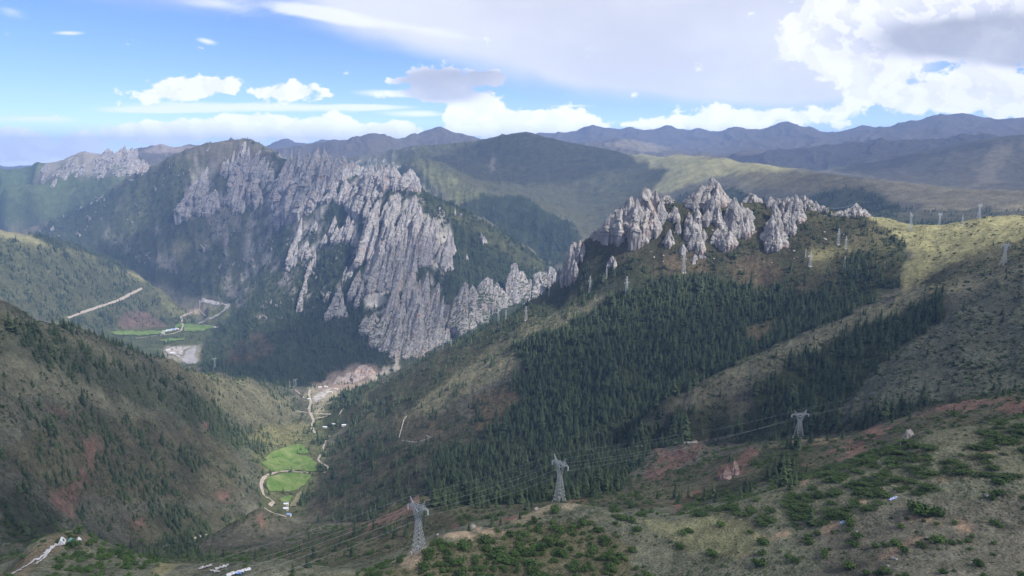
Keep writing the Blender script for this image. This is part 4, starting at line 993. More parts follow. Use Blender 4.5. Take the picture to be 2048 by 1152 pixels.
crag('rock_crag', 'low grey rock just above the dark wood, right of the rock fin', "650 466 486 4", extra=1)
crag('rock_crag', 'long knife edge rib bordering the dark wood', "629 499 532 3.5; 619 520 556 4; 609 556 602 5; 602 580 622 4", extra=1)
crag('rock_crag', 'lonely triangular crag low in the dark wood', "675 568 632 10; 668 592 632 8; 684 600 630 7; 655 582 602 5; 690 612 632 5", extra=2)
crag('rock_crag', 'short pale rib in the lower dark wood left of the cliff foot', "692 532 560 4; 706 520 552 5; 716 540 590 8; 722 560 610 8", extra=2)
crag('rock_crag', 'twin topped white rock high on the wooded right flank', "912 405 430 5; 917 410 430 5", extra=1)
crag('rock_crag', 'thin white rock edge lying along the wooded right flank', "962 464 480 3; 968 472 486 4", extra=1)
crag('rock_crag', 'tiny pale rock low in the wood of the right flank', "934 508 522 2.5", extra=0)
crag('rock_crag', 'small slim white rock near the top of the wooded right flank', "879 414 426 2.5", extra=0)
crag('rock_crag', 'bare quarry bluff above the gravel flat at the valley mouth', "722 730 772 15; 738 734 770 9; 700 745 776 14; 680 752 776 12; 745 742 772 7", extra=3, R=2480, mat=rock_mat('quarry_bluff', (.42, .35, .31), (1.1, .92, .82), 1.6))
# far rocky mountain on the left
_rs = np.random.default_rng(5)
_sp = ["248 292 318 6", "240 297 320 5", "262 295 328 7", "271 297 332 7", "256 300 334 6", "215 297 318 6", "223 302 322 5", "207 303 320 4", "279 306 338 6", "232 303 328 5", "268 316 348 6", "286 318 344 5", "265 330 358 4", "198 306 324 4", "292 322 345 4"]
for i in range(34):
    x = _rs.uniform(200, 290); y0 = 300 + abs(x - 250) * .15 + _rs.uniform(2, 30); _sp.append(f"{x:.0f} {y0:.0f} {y0 + _rs.uniform(10, 22):.0f} {_rs.uniform(2.5, 5):.1f}")
crag('rock_crag', 'many toothed pale limestone crest on the far left mountain', "; ".join(_sp), extra=1, lean=.8)
_sp = ["95 325 338 3", "88 330 342 3", "140 315 335 4", "130 320 340 4", "150 312 330 4", "110 345 352 3", "118 340 350 3", "95 352 362 3", "90 356 362 2.5", "138 340 350 3", "165 338 350 2.5"]
for i in range(16):
    x = _rs.uniform(85, 200); y0 = 345 - (x - 85) * .28 + _rs.uniform(0, 22); _sp.append(f"{x:.0f} {y0:.0f} {y0 + _rs.uniform(6, 14):.0f} {_rs.uniform(1.5, 3):.1f}")
crag('rock_crag', 'scattered pale rocks along the lower left shoulder of the far mountain', "; ".join(_sp), extra=0, lean=.8)['kind'] = 'stuff'
# foreground outcrops
crag('rock_outcrop', 'pale knobbly outcrop with a post on top, at the edge of the red hollow', "1816 858 888 6; 1809 868 896 4.5; 1821 860 884 5", extra=3, mat=M_ROCK_SM, R=497, lean=.1)
crag('rock_outcrop', 'pinkish eroded cliff between the red hollow and the far pylon', "1455 935 958 8; 1470 920 950 7; 1446 945 960 5", extra=2, lean=.5, mat=rock_mat('pink_rock', (.33, .24, .21), (1.1, .85, .8), 1.4))
crag('rock_outcrop', 'small brown rock knob on the spur left of the nearest pylon', "834 988 1004 5; 826 994 1004 4", extra=2, lean=.5, mat=rock_mat('brown_rock', (.25, .19, .16), (1.1, .9, .8), 1.2))

# ------------------------------------------------------------------ water, roads and fields
def pick1(px, py): return pick([px], [py])[0]
def densify(pts, step):
    out = [np.array(pts[0], float)]
    for a, b in zip(pts[:-1], pts[1:]):
        a = np.array(a, float); b = np.array(b, float); n = max(1, int(np.linalg.norm(b - a) / step))
        for i in range(1, n + 1): out.append(a + (b - a) * i / n)
    return np.array(out)
def ribbon(name, pts, width, mat, label, cat, lift=.6, kind='structure', wob=.25, seed=1, rmin=R0):
    """strip laid on the ground along a line of photo points; width in metres (one or per point)"""
    P = densify([p[:2] for p in pts], 2.0)
    G = pick(P[:, 0], P[:, 1], rmin); G = G[~np.isnan(G[:, 0])]
    # resample by ground distance, smooth
    d = np.concatenate([[0], np.cumsum(np.hypot(*(G[1:, :2] - G[:-1, :2]).T))])
    width = width * .68
    n = max(6, min(400, int(d[-1] / max(2.0, width * .7))))
    s = np.linspace(0, d[-1], n)
    x = np.interp(s, d, G[:, 0]); y = np.interp(s, d, G[:, 1])
    for _ in range(2): x[1:-1] = (x[:-2] + 2 * x[1:-1] + x[2:]) / 4; y[1:-1] = (y[:-2] + 2 * y[1:-1] + y[2:]) / 4
    tx = np.gradient(x); ty = np.gradient(y); L = np.hypot(tx, ty) + 1e-9; nx, ny = -ty / L, tx / L
    w = width * (1 + wob * fbm(s / (width * 3), s * 0 + seed, seed=seed, octaves=3)) / 2
    m = 5; u = np.linspace(-1, 1, m)
    X = x[:, None] + nx[:, None] * w[:, None] * u; Y = y[:, None] + ny[:, None] * w[:, None] * u
    Z = ground_z(X, Y) + lift
    a = np.arange(n * m).reshape(n, m)
    F = np.stack([a[:-1, :-1].ravel(), a[:-1, 1:].ravel(), a[1:, 1:].ravel(), a[1:, :-1].ravel()], 1)
    o = mesh_obj(name, np.stack([X.ravel(), Y.ravel(), Z.ravel()], 1), F[:, ::-1], mat)
    return tag(o, label, cat, None, kind)
def drape(name, poly, mat, label, cat, lift=.8, step=1.6, kind='structure'):
    p = np.array(pl(poly) if isinstance(poly, str) else poly)
    gx = np.arange(p[:, 0].min() - step, p[:, 0].max() + step, step); gy = np.arange(p[:, 1].min() - step, p[:, 1].max() + step, step * .6)
    A, B = np.meshgrid(gx, gy)
    jx = 4.0 * fbm(A / 9, B / 9, seed=3, octaves=4); jy = 2.4 * fbm(A / 9, B / 9, seed=4, octaves=4)
    ins = inside(p, A + jx, B + jy)
    q = ins[:-1, :-1] & ins[:-1, 1:] & ins[1:, 1:] & ins[1:, :-1]
    a = np.arange(A.size).reshape(A.shape)
    F = np.stack([a[:-1, :-1][q], a[1:, :-1][q], a[1:, 1:][q], a[:-1, 1:][q]], 1)
    ids, inv = np.unique(F, return_inverse=True); F = inv.reshape(F.shape)
    G = pick(A.ravel()[ids], B.ravel()[ids]); R = np.hypot(G[:, 0], G[:, 1])
    G[:, 2] += lift + R * 0.0004
    # no faces across a jump in distance
    ok = (R[F].max(1) / R[F].min(1)) < 1.06
    o = mesh_obj(name, G, F[ok], mat)
    return tag(o, label, cat, None, kind)

drape('river', "362 722, 366 712, 372 702, 384 694, 396 690, 392 700, 390 712, 398 722, 390 730, 372 730", M_WATER, 'pale muddy river bend in the main valley', 'river', 1.2)
ribbon('river', [(402, 601), (415, 603), (430, 606), (446, 608), (458, 609), (452, 618), (442, 626), (428, 634), (412, 641), (396, 647)], 34, M_WATER, 'pale river loop rounding the foot of the massif', 'river', 1.5)
ribbon('river', [(408, 650), (420, 653), (436, 655)], 16, M_WATER, 'short river channel beside the upper green field', 'river', 1.5)
drape('gravel_bar', "330 700, 345 694, 372 694, 384 692, 372 700, 364 712, 350 712, 336 708", M_GRAVEL, 'pale gravel bank beside the river bend', 'gravel', 1.6, kind='structure')
ribbon('road', [(262, 678), (290, 675), (320, 671), (345, 668), (362, 662), (366, 652), (364, 642), (362, 633)], 13, M_ROAD, 'pale valley road curving past the riverside village', 'road', 1.8)
ribbon('road', [(362, 634), (376, 628), (392, 622), (400, 618)], 9, M_ROAD, 'pale road branch towards the upper river', 'road', 1.8)
ribbon('road', [(399, 601), (400, 610), (399, 620), (406, 628), (412, 632)], 8, M_ROAD, 'short track beside the river loop', 'path', 1.8)
ribbon('road', [(136, 636), (150, 631), (165, 625), (180, 620), (210, 610), (240, 600), (262, 588), (284, 577)], 12, M_ROAD, 'straight pale track climbing the wooded middle hill', 'road', 1.5, rmin=2600)
ribbon('road', [(658, 872), (650, 885), (645, 900), (640, 912), (636, 920), (642, 926), (655, 933), (657, 940), (648, 946)], 7, M_ROAD, 'winding pale track on the right side of the bright fields', 'path', .9)
ribbon('road', [(620, 778), (618, 790), (622, 805), (618, 818), (623, 832), (628, 842), (622, 852), (627, 862), (632, 868)], 11, M_ROAD, 'pale stream bed track leading down to the valley mouth', 'path', .9)
ribbon('road', [(632, 796), (640, 788), (652, 780), (664, 778)], 16, M_ROAD, 'pale dirt yard road at the valley mouth', 'road', .9)
ribbon('road', [(540, 1012), (548, 1004), (540, 998), (528, 992), (524, 980), (522, 968), (526, 958), (534, 952)], 8, M_ROAD, 'brown dirt road curving round the lower field', 'road', .8)
ribbon('road', [(534, 951), (556, 944), (580, 942), (605, 945), (628, 947)], 6, M_ROAD, 'pale farm lane between the two groups of fields', 'path', .9)
ribbon('road', [(528, 1016), (545, 1026), (560, 1030), (572, 1034)], 5, M_ROAD, 'short lane beside the farmhouses', 'path', .8)
ribbon('road', [(412, 1068), (395, 1075), (372, 1082), (345, 1090), (325, 1095)], 7, M_ROAD, 'reddish dirt road between the left hillside and brown spur', 'road', .8)
ribbon('road', [(595, 822), (612, 825), (640, 828), (662, 829)], 6, M_ROAD, 'pale terrace lane crossing the side valley', 'path', .9)
ribbon('road', [(625, 838), (645, 835), (655, 832)], 6, M_ROAD, 'short pale terrace edge above the stream', 'path', .9)
for pts, l in (([(590, 780), (600, 788), (608, 796)], 'short pale footpath zigzagging over the valley mouth slope'), ([(676, 832), (682, 824), (686, 818)], 'short pale streak of path among the valley trees'), ([(660, 790), (672, 792), (684, 796)], 'pale curved bank by the gravel yard')):
    ribbon('road', pts, 6, M_ROAD, l, 'path', .9)
ribbon('path', [(1395, 884), (1360, 886), (1330, 888), (1300, 893), (1270, 893)], 4, M_GRAVEL, 'thin pale bench path along the red crest', 'path', .5)
drape('field', "526 918, 540 905, 560 897, 580 892, 602 888, 612 897, 618 909, 600 907, 575 911, 550 915, 536 920", M_FIELD, 'bright green upper terrace field in the side valley', 'field')
drape('field', "520 928, 535 918, 560 912, 590 907, 620 914, 634 925, 632 944, 606 944, 575 941, 548 945, 534 938", M_FIELD, 'bright yellow green middle field with curved terraces', 'field')
drape('field', "536 955, 560 948, 590 946, 624 949, 618 962, 606 975, 590 983, 560 984, 540 984, 530 972", M_FIELD, 'darker green lower field beside the dirt road', 'field')
drape('field', "560 998, 572 992, 586 992, 580 1006, 562 1006", M_FIELD, 'smallest green plot above the farmhouses', 'field')
drape('field', "586 1000, 598 985, 606 982, 600 1000, 594 1014, 580 1016, 582 1006", plain('fallow_ground', (.2, .19, .11), .2, .2), 'bare brownish plot beside the smallest green plot', 'field')
drape('field', "218 664, 260 662, 300 662, 336 664, 345 667, 300 671, 250 672, 226 671", M_FIELD, 'long green strip field at the foot of the middle hill', 'field', 2.0)
drape('field', "368 649, 380 648, 400 650, 424 652, 430 656, 412 662, 385 664, 368 664", M_FIELD, 'green riverside field on the main valley floor', 'field', 2.0)
drape('field', "350 652, 360 644, 366 646, 364 656, 352 658", M_FIELD, 'little yellow green plot above the riverside village', 'field', 2.0)
drape('field', "312 682, 345 678, 372 676, 370 681, 330 686", M_FIELD, 'narrow green terrace between road and river', 'field', 2.0)
drape('gravel_yard', "622 798, 636 786, 650 780, 662 776, 656 788, 644 800, 632 808", M_GRAVEL, 'bare gravel yard of the valley mouth village', 'gravel', .8)
#@@P4
# ------------------------------------------------------------------ trees and shrubs
def spruce_crown(seed, tiers=13, blades=9, wid=.19):
    """unit-height conifer crown: tiers of drooping, ragged branch blades"""
    rs = np.random.default_rng(seed); V = []; F = []
    lean = rs.uniform(-.02, .02, 2)
    for t in range(tiers):
        f = t / (tiers - 1)
        z = .05 + .93 * f ** .93
        L0 = wid * (1 - f) ** .82 * (1.0 if t % 3 else .86) + .012
        n = max(4, int(blades * (1 - .5 * f)))
        off = rs.uniform(0, 6.28)
        for b in range(n):
            a = off + 6.283 * (b + rs.uniform(-.3, .3)) / n; L = L0 * rs.uniform(.62, 1.22)
            if rs.random() < .06: continue
            ca, sa = math.cos(a), math.sin(a); w = L * rs.uniform(.42, .6); dr = L * rs.uniform(.25, .6); zz = z + rs.uniform(-.012, .012)
            cx, cy = lean[0] * f, lean[1] * f
            i = len(V)
            V += [(cx, cy, zz + .055), (cx + ca * L * .55 - sa * w, cy + sa * L * .55 + ca * w, zz - dr * .45), (cx + ca * L, cy + sa * L, zz - dr * .8), (cx + ca * L * .55 + sa * w, cy + sa * L * .55 - ca * w, zz - dr * .45), (cx + ca * L * .5, cy + sa * L * .5, zz + .012)]
            F += [(i, i + 1, i + 4), (i + 1, i + 2, i + 4), (i + 2, i + 3, i + 4), (i + 3, i, i + 4)]
    i = len(V); V += [(lean[0], lean[1], 1.03), (lean[0] + .012, lean[1], .93), (lean[0] - .006, lean[1] + .01, .93), (lean[0] - .006, lean[1] - .01, .93)]
    F += [(i, i + 1, i + 2), (i, i + 2, i + 3), (i, i + 3, i + 1)]
    return np.array(V), np.array(F)
def trunk_mesh(name):
    mb = MB(); n = 7
    for (z0, z1, r0, r1) in ((-.12, .3, .017, .012), (.3, .7, .012, .006)):
        th = np.linspace(0, 6.283, n, endpoint=False)
        V = np.concatenate([np.stack([r0 * np.cos(th), r0 * np.sin(th), th * 0 + z0], 1), np.stack([r1 * np.cos(th), r1 * np.sin(th), th * 0 + z1], 1)])
        k = np.arange(n); mb.add(V, np.stack([k, (k + 1) % n, n + (k + 1) % n, n + k], 1))
    return mb
def shrub_crown(seed, n=230, flat=.62, leaf=.085):
    """unit-width leafy mound: leaf clusters spread over and through several lobes"""
    rs = np.random.default_rng(seed); V = []; F = []
    lobes = [(rs.uniform(-.24, .24), rs.uniform(-.24, .24), rs.uniform(.18, .34)) for _ in range(7)]
    for i in range(n):
        lx, ly, lr = lobes[rs.integers(len(lobes))]
        d = rs.normal(size=3); d /= np.linalg.norm(d); d[2] = abs(d[2]) if rs.random() < .85 else d[2] * .4
        rr = lr * rs.uniform(.55, 1.08)
        c = np.array([lx + d[0] * rr, ly + d[1] * rr, (.10 + lr * .5 + d[2] * rr * 1.05) * flat * 1.5])
        nrm = d + rs.normal(size=3) * .55; nrm /= np.linalg.norm(nrm)
        u = np.cross(nrm, [0, 0, 1.0] if abs(nrm[2]) < .9 else [1, 0, 0]); u /= np.linalg.norm(u); v = np.cross(nrm, u)
        s = leaf * rs.uniform(.6, 1.3); k = len(V)
        V += [c - u * s, c - v * s * .6, c + u * s, c + v * s * .6 + nrm * s * .2]
        F += [(k, k + 1, k + 2), (k, k + 2, k + 3)]
    return np.array(V), np.array(F)
def twig_mesh():
    mb = MB(); rs = np.random.default_rng(3)
    for i in range(6):
        a = i * 1.05; mb.bar((0, 0, -.15), (math.cos(a) * .22, math.sin(a) * .22, .3 * rs.uniform(.7, 1.1)), .02, .008)
    return mb

cell_a = np.exp(2 * GL) * (lr_lin[1] - lr_lin[0]) * (az_lin[1] - az_lin[0])
_reach = np.maximum.accumulate(GTT, axis=0)
SEEN = ((GZ + 11) / GR >= _reach - 1e-6) & (GPX > -60) & (GPX < 2110) & (GPY < 1230)
FLATV = FLAT
def scatter(dens, seed):
    """random ground points, dens = expected number per square metre on every ground vertex"""
    rs = np.random.default_rng(seed)
    w = (dens * cell_a * SEEN)
    w[-1] = 0; w[:, -1] = 0
    n = rs.poisson(w); i = np.repeat(np.arange(w.size), n.ravel())
    il = i // NA + rs.random(len(i)); ia = i % NA + rs.random(len(i))
    az = AZ0 + (AZ1 - AZ0) * ia / (NA - 1); r = np.exp(lr_lin[0] + (lr_lin[1] - lr_lin[0]) * il)
    x = r * np.sin(az); y = r * np.cos(az)
    return x, y, ground_z(x, y), i
clump = fbm(GX / 38, GY / 38, seed=61, octaves=4)
clump2 = fbm(GX / 120, GY / 120, seed=62, octaves=3)
fd = FOREST * np.where(FOREST > .8, .35 + .65 * smooth01(clump + .3 * clump2, -.5, -.05), np.where(FOREST > .4, smooth01(clump + .5 * clump2, -.35, .25), smooth01(clump + .6 * clump2, -.1, .35) * 2.4))
tree_d = fd / np.where(GR < 1400, 39.0, np.where(GR < 2400, 52.0, 66.0)) * (GR > 600) * (GR < 7000)
tree_d = tree_d * np.where(GR > 4600, .6, 1.0)
tx, ty, tz, ti = scatter(tree_d, 71)
rs = np.random.default_rng(72)
th = 13.5 * np.exp(rs.normal(0, .32, len(tx))) * np.where(FOREST.ravel()[ti] < .5, .8, 1.0)
th *= np.where(np.degrees(np.arctan2(tx, ty)) < -10, 1.02, 1.0)
# no trees on fields, roads and water
tpx, tpy, _ = project(tx, ty, tz)
CLEAR = ["530 914, 550 899, 600 888, 608 896, 590 907, 622 913, 637 925, 634 946, 606 946, 575 943, 546 948, 522 936, 518 926", "534 956, 560 947, 590 945, 626 948, 620 962, 607 977, 590 986, 560 988, 540 986, 528 972", "518 950, 536 950, 530 985, 552 1000, 548 1010, 520 995", "558 1024, 556 996, 590 988, 608 980, 596 1016, 580 1034", "215 660, 345 650, 430 645, 435 658, 370 668, 220 674", "330 720, 350 700, 400 685, 405 720, 385 735", "390 612, 400 600, 462 602, 465 612, 430 645, 400 650",
         "612 808, 640 775, 680 770, 650 800", "124 640, 200 610, 284 572, 288 580, 215 614, 130 645", "1590 885, 1590 870, 1606 870, 1606 885"]
keep = np.ones(len(tx), bool)
for b in CLEAR: keep &= ~(inside(pl(b), tpx, tpy) & (np.hypot(tx, ty) > 700))
tx, ty, tz, th = tx[keep], ty[keep], tz[keep], th[keep]
# single trees seen one by one in the photograph: x, foot y, top y
SINGLE = [(338, 1108, 1082), (350, 1106, 1074), (362, 1110, 1070), (372, 1106, 1068), (380, 1112, 1066), (388, 1110, 1074), (398, 1112, 1086), (345, 1112, 1090), (366, 1114, 1082), (392, 1115, 1092), (322, 1108, 1090), (310, 1104, 1088), (586, 1146, 1124), (616, 1134, 1108), (512, 1120, 1098), (540, 1120, 1102),
          (1620, 1050, 1004), (1548, 958, 915), (1560, 955, 908), (1572, 962, 905), (1584, 958, 912), (1566, 972, 930), (1590, 968, 935), (1552, 972, 940), (1580, 978, 944), (1425, 995, 962), (1432, 1004, 975), (1408, 1000, 972), (1490, 990, 955), (1500, 985, 960), (1480, 1000, 968), (985, 1052, 1030), (1002, 1050, 1028), (1040, 1038, 1020), (1112, 1026, 1004), (938, 1062, 1045)]
sg = []
for px, pb, ptop in SINGLE:
    p = pick1(px, pb)
    if not np.isnan(p[0]):
        sg.append((p[0], p[1], p[2], (pb - ptop) * math.sqrt(p @ p) / FPX * 1.05))
sg = np.array(sg)
tx = np.concatenate([sg[:, 0], tx]); ty = np.concatenate([sg[:, 1], ty]); tz = np.concatenate([sg[:, 2], tz]); th = np.concatenate([sg[:, 3], th])
tdist = np.sqrt(tx ** 2 + ty ** 2 + tz ** 2)
# hidden trees count as smaller than seen ones
def seen_mask(x, y, z, h):
    r = np.hypot(x, y); az = np.arctan2(x, y)
    il = np.clip(((np.log(r) - lr_lin[0]) / (lr_lin[1] - lr_lin[0])).astype(int) - 2, 0, NR - 1); ia = np.clip(((az - AZ0) / (AZ1 - AZ0) * (NA - 1)).round().astype(int), 0, NA - 1)
    px, py, _ = project(x, y, z + h * .5)
    return ((z + h * .75) / r > _reach[il, ia]) & (px > 4) & (px < 2044) & (py < 1145) & (py > 0)
tvis = seen_mask(tx, ty, tz, th)
app = np.where(tvis, th / tdist, 0); app[:len(sg)] += 10 * tvis[:len(sg)]
order = np.argsort(-app)
N_IND = 300
ind, rest = order[:N_IND], order[N_IND:]

# spruces that can be told apart
protos = []
for k in range(4):
    V, F = spruce_crown(20 + k, wid=.20 + .03 * (k % 3), tiers=11 + k % 3)
    protos.append((V, F))
trunk = None
def tree_words(px, py, r):
    if r < 640 and px < 470 and px > 250: return 'dark spruce in the clump beside the lower left knoll', 'spruces beside the lower left knoll'
    if r < 640 and px < 760: return 'dark spruce at the bottom edge between white flags and nearest pylon', 'spruces at the bottom edge'
    if r < 640 and px > 1560: return 'tall broad dark spruce alone on the shrubby right slope', 'lone spruces of the right slope'
    if r < 640: return 'small dark conifer on the pale foreground crest', 'conifers of the foreground crest'
    if px < 700 and py < 800: return 'dark spruce high on the pale upper left hillside', 'spruces of the upper left hillside'
    if px < 700 and py < 930: return 'dark spruce halfway up the scrubby left hillside', 'spruces of the middle left hillside'
    if px < 700: return 'dark spruce near the foot of the reddish left hillside', 'spruces of the lower left hillside'
    if px < 880: return 'dark spruce on the brown slope behind the nearest pylon', 'spruces behind the nearest pylon'
    if px < 1300: return 'tall dark spruce in the front row of the wood behind the second pylon', 'spruces behind the second pylon'
    if py > 890: return 'dark spruce in the hollow below the red crest', 'spruces in the red hollow'
    if px < 1700: return 'dark spruce at the edge of the wood around the farthest near pylon', 'spruces round the crest pylon'
    return 'dark spruce in the row behind the red crest', 'spruces behind the red crest'
TREES = []
crown_me = []; trunk_me = None
for k, i in enumerate(ind):
    v = k % 4
    px, py, _ = project(tx[i], ty[i], tz[i]); r = math.hypot(tx[i], ty[i])
    lab, grp = tree_words(float(px), float(py), r)
    root = thing('spruce_tree', lab, 'tree', (tx[i], ty[i], tz[i] - .3), rs.uniform(0, 6.28), grp)
    root.scale = (th[i] * rs.uniform(.9, 1.2),) * 2 + (th[i],)
    if len(crown_me) <= v:
        V, F = protos[v]; c = mesh_obj('crown', V, F, M_SPRUCE, root, False); crown_me.append(c.data)
        if trunk_me is None: t = trunk_mesh('trunk').build('trunk', M_BARK, root, True); trunk_me = t.data
        else: t = bpy.data.objects.new('trunk', trunk_me); COL.objects.link(t); t.parent = root
    else:
        c = bpy.data.objects.new('crown', crown_me[v]); COL.objects.link(c); c.parent = root
        t = bpy.data.objects.new('trunk', trunk_me); COL.objects.link(t); t.parent = root
    TREES.append(root)
CROWNS = [[c for c in TREES[v].children if c.name.startswith('crown')][0] for v in range(4)]

def instancer(name, xyz, scl, rotz, sources, label, cat):
    """uncountable growth: one object, points that carry copies of the given meshes"""
    me = bpy.data.meshes.new(name); me.vertices.add(len(xyz)); me.vertices.foreach_set('co', np.asarray(xyz, np.float32).ravel())
    def attr(n, typ, val, key):
        a = me.attributes.new(n, typ, 'POINT'); a.data.foreach_set(key, val)
    attr('grow', 'FLOAT_VECTOR', np.asarray(scl, np.float32).ravel(), 'vector')
    rot = np.zeros((len(xyz), 3), np.float32); rot[:, 2] = rotz
    attr('turn', 'FLOAT_VECTOR', rot.ravel(), 'vector')
    attr('kindex', 'INT', np.random.default_rng(len(xyz)).integers(0, len(sources), len(xyz)).astype(np.int32), 'value')
    o = bpy.data.objects.new(name, me); COL.objects.link(o)
    ng = bpy.data.node_groups.new(name, 'GeometryNodeTree')
    ng.interface.new_socket('Geometry', in_out='INPUT', socket_type='NodeSocketGeometry'); ng.interface.new_socket('Geometry', in_out='OUTPUT', socket_type='NodeSocketGeometry')
    gi = ng.nodes.new('NodeGroupInput'); go = ng.nodes.new('NodeGroupOutput')
    ip = ng.nodes.new('GeometryNodeInstanceOnPoints'); jn = ng.nodes.new('GeometryNodeJoinGeometry')
    for s in reversed(sources):
        oi = ng.nodes.new('GeometryNodeObjectInfo'); oi.inputs['Object'].default_value = s; oi.inputs['As Instance'].default_value = True; oi.transform_space = 'ORIGINAL'
        ng.links.new(oi.outputs['Geometry'], jn.inputs[0])
    def named(n, t):
        a = ng.nodes.new('GeometryNodeInputNamedAttribute'); a.data_type = t; a.inputs[0].default_value = n; return a.outputs[0]
    ng.links.new(gi.outputs[0], ip.inputs['Points']); ng.links.new(jn.outputs[0], ip.inputs['Instance'])
    ip.inputs['Pick Instance'].default_value = True
    ng.links.new(named('kindex', 'INT'), ip.inputs['Instance Index'])
    er = ng.nodes.new('FunctionNodeEulerToRotation'); ng.links.new(named('turn', 'FLOAT_VECTOR'), er.inputs[0])
    ng.links.new(er.outputs[0], ip.inputs['Rotation']); ng.links.new(named('grow', 'FLOAT_VECTOR'), ip.inputs['Scale'])
    ng.links.new(ip.outputs[0], go.inputs[0])
    md = o.modifiers.new('growth', 'NODES'); md.node_group = ng
    return tag(o, label, cat, None, 'stuff')
def grow_stuff(name, sel, label):
    s = th[sel]; w = s * rs.uniform(.9, 1.25, len(sel))
    instancer(name, np.stack([tx[sel], ty[sel], tz[sel] - .4], 1), np.stack([w, w, s], 1), rs.uniform(0, 6.28, len(sel)), CROWNS, label, 'forest')
_r = np.hypot(tx, ty)[rest]; _a0 = np.degrees(np.arctan2(tx, ty))[rest]
grow_stuff('spruce_forest', rest[(_r < 2300) & (_a0 > -8)], 'dark green spruce forest on the slopes below the near crags')
grow_stuff('hillside_woods', rest[(_r < 2450) & (_a0 <= -8)], 'scattered dark spruce woods of the left hillside and side valley')
grow_stuff('massif_forest', rest[(_r >= 2300) & ~((_r < 2450) & (_a0 <= -8))], 'dense bluish spruce forest on the massif and farther hills')

# shrubs
sh_c = fbm(GX / 14, GY / 14, seed=81, octaves=4); sh_d = fbm(GX / 42, GY / 42, seed=82, octaves=3)
fgm = GR < 600
left_bushy = inside(pl("540 1200, 780 1130, 850 1096, 1000 1058, 1180 1036, 1270 1090, 1330 1200"), QX, QY) | inside(pl("60 1200, 130 1090, 330 1120, 330 1200"), QX, QY)
mats = inside(pl("1340 1030, 1560 970, 1830 865, 2100 820, 2100 965, 1930 960, 1800 1000, 1640 1052, 1500 1046"), QX, QY) & fgm
meadow = inside(pl("1270 1036, 1340 1040, 1420 1030, 1500 1054, 1600 1062, 1500 1110, 1380 1100, 1300 1070"), QX, QY) & fgm
d_sh = np.where(fgm, .014, 0.0) * smooth01(sh_c + .5 * sh_d, -.05, .4)
d_sh = np.where(fgm & left_bushy, .05 * smooth01(sh_c + .4 * sh_d, -.4, .1), d_sh)
d_sh = np.where(mats, .042 * smooth01(sh_c + .7 * sh_d, -.2, .05), d_sh)
d_sh = np.where(meadow, .0007 * smooth01(sh_c, 0, .4), d_sh)
d_sh = d_sh * (COVER[..., 0] < .24)
hx, hy, hz, hi = scatter(d_sh, 91)
hm = mats.ravel()[hi]
hw = np.where(hm, rs.uniform(5.5, 12.5, len(hx)), 4.6 * np.exp(rs.normal(0, .35, len(hx))))
hh = hw * np.where(hm, rs.uniform(.3, .48, len(hx)), rs.uniform(.75, 1.1, len(hx)))
BIG = [(1846, 1030, 26, .8), (1875, 1028, 14, .8), (1832, 1022, 14, .9), (1380, 1064, 10, .7), (1112, 1024, 15, 1.0), (1444, 1052, 12, .7), (1525, 1088, 16, .6), (1368, 1066, 14, .6), (1360, 1098, 12, .8), (1500, 1064, 8, .6), (1990, 1050, 12, .7), (1956, 1130, 12, .9), (1875, 1085, 16, .7), (1790, 1090, 14, .6), (1650, 1110, 12, .8), (1425, 1110, 12, .9), (1020, 1070, 14, .8), (970, 1085, 18, .8), (930, 1100, 16, .9), (1080, 1100, 16, .9), (1000, 1120, 20, .8), (1240, 1115, 14, .9), (1130, 1110, 14, .8), (1060, 1130, 16, .9), (920, 1130, 16, .9), (850, 1140, 16, .9)]
bx = []
for px, py, w, k in BIG:
    p = pick1(px, py)
    if not np.isnan(p[0]): q = 2 * w * math.sqrt(p @ p) / FPX; bx.append((p[0], p[1], p[2], q, q * k))
bx = np.array(bx)
hm = np.concatenate([np.zeros(len(bx), bool), hm])
hx, hy, hz = (np.concatenate([bx[:, j], q]) for j, q in enumerate((hx, hy, hz)))
hw = np.concatenate([bx[:, 3], hw]); hh = np.concatenate([bx[:, 4], hh])
hdist = np.sqrt(hx ** 2 + hy ** 2 + hz ** 2); hv = seen_mask(hx, hy, hz, hh)
order = np.argsort(-np.where(hv, np.sqrt(hw * hh) / hdist, 0))
sind, srest = order[:300], order[300:]
def shrub_words(px, py, mat_):
    if mat_: return 'low spreading juniper mat on the grassy slope at right', 'juniper mats of the right slope'
    if px < 520: return 'green shrub on the lower left knoll', 'shrubs of the lower left knoll'
    if px < 1270: return 'rounded green shrub on the bushy slope in front of the two near pylons', 'shrubs in front of the two near pylons'
    if px < 1640: return 'round green shrub on the bare meadow at bottom centre right', 'shrubs of the bottom meadow'
    return 'round green shrub on the stony ground at bottom right', 'shrubs of the stony right ground'
sm = [shrub_crown(200 + k, n=330, leaf=.07) for k in range(3)]; jm = [shrub_crown(210 + k, n=420, flat=.5, leaf=.055) for k in range(3)]
sme = {}; twme = None; SHR = {}
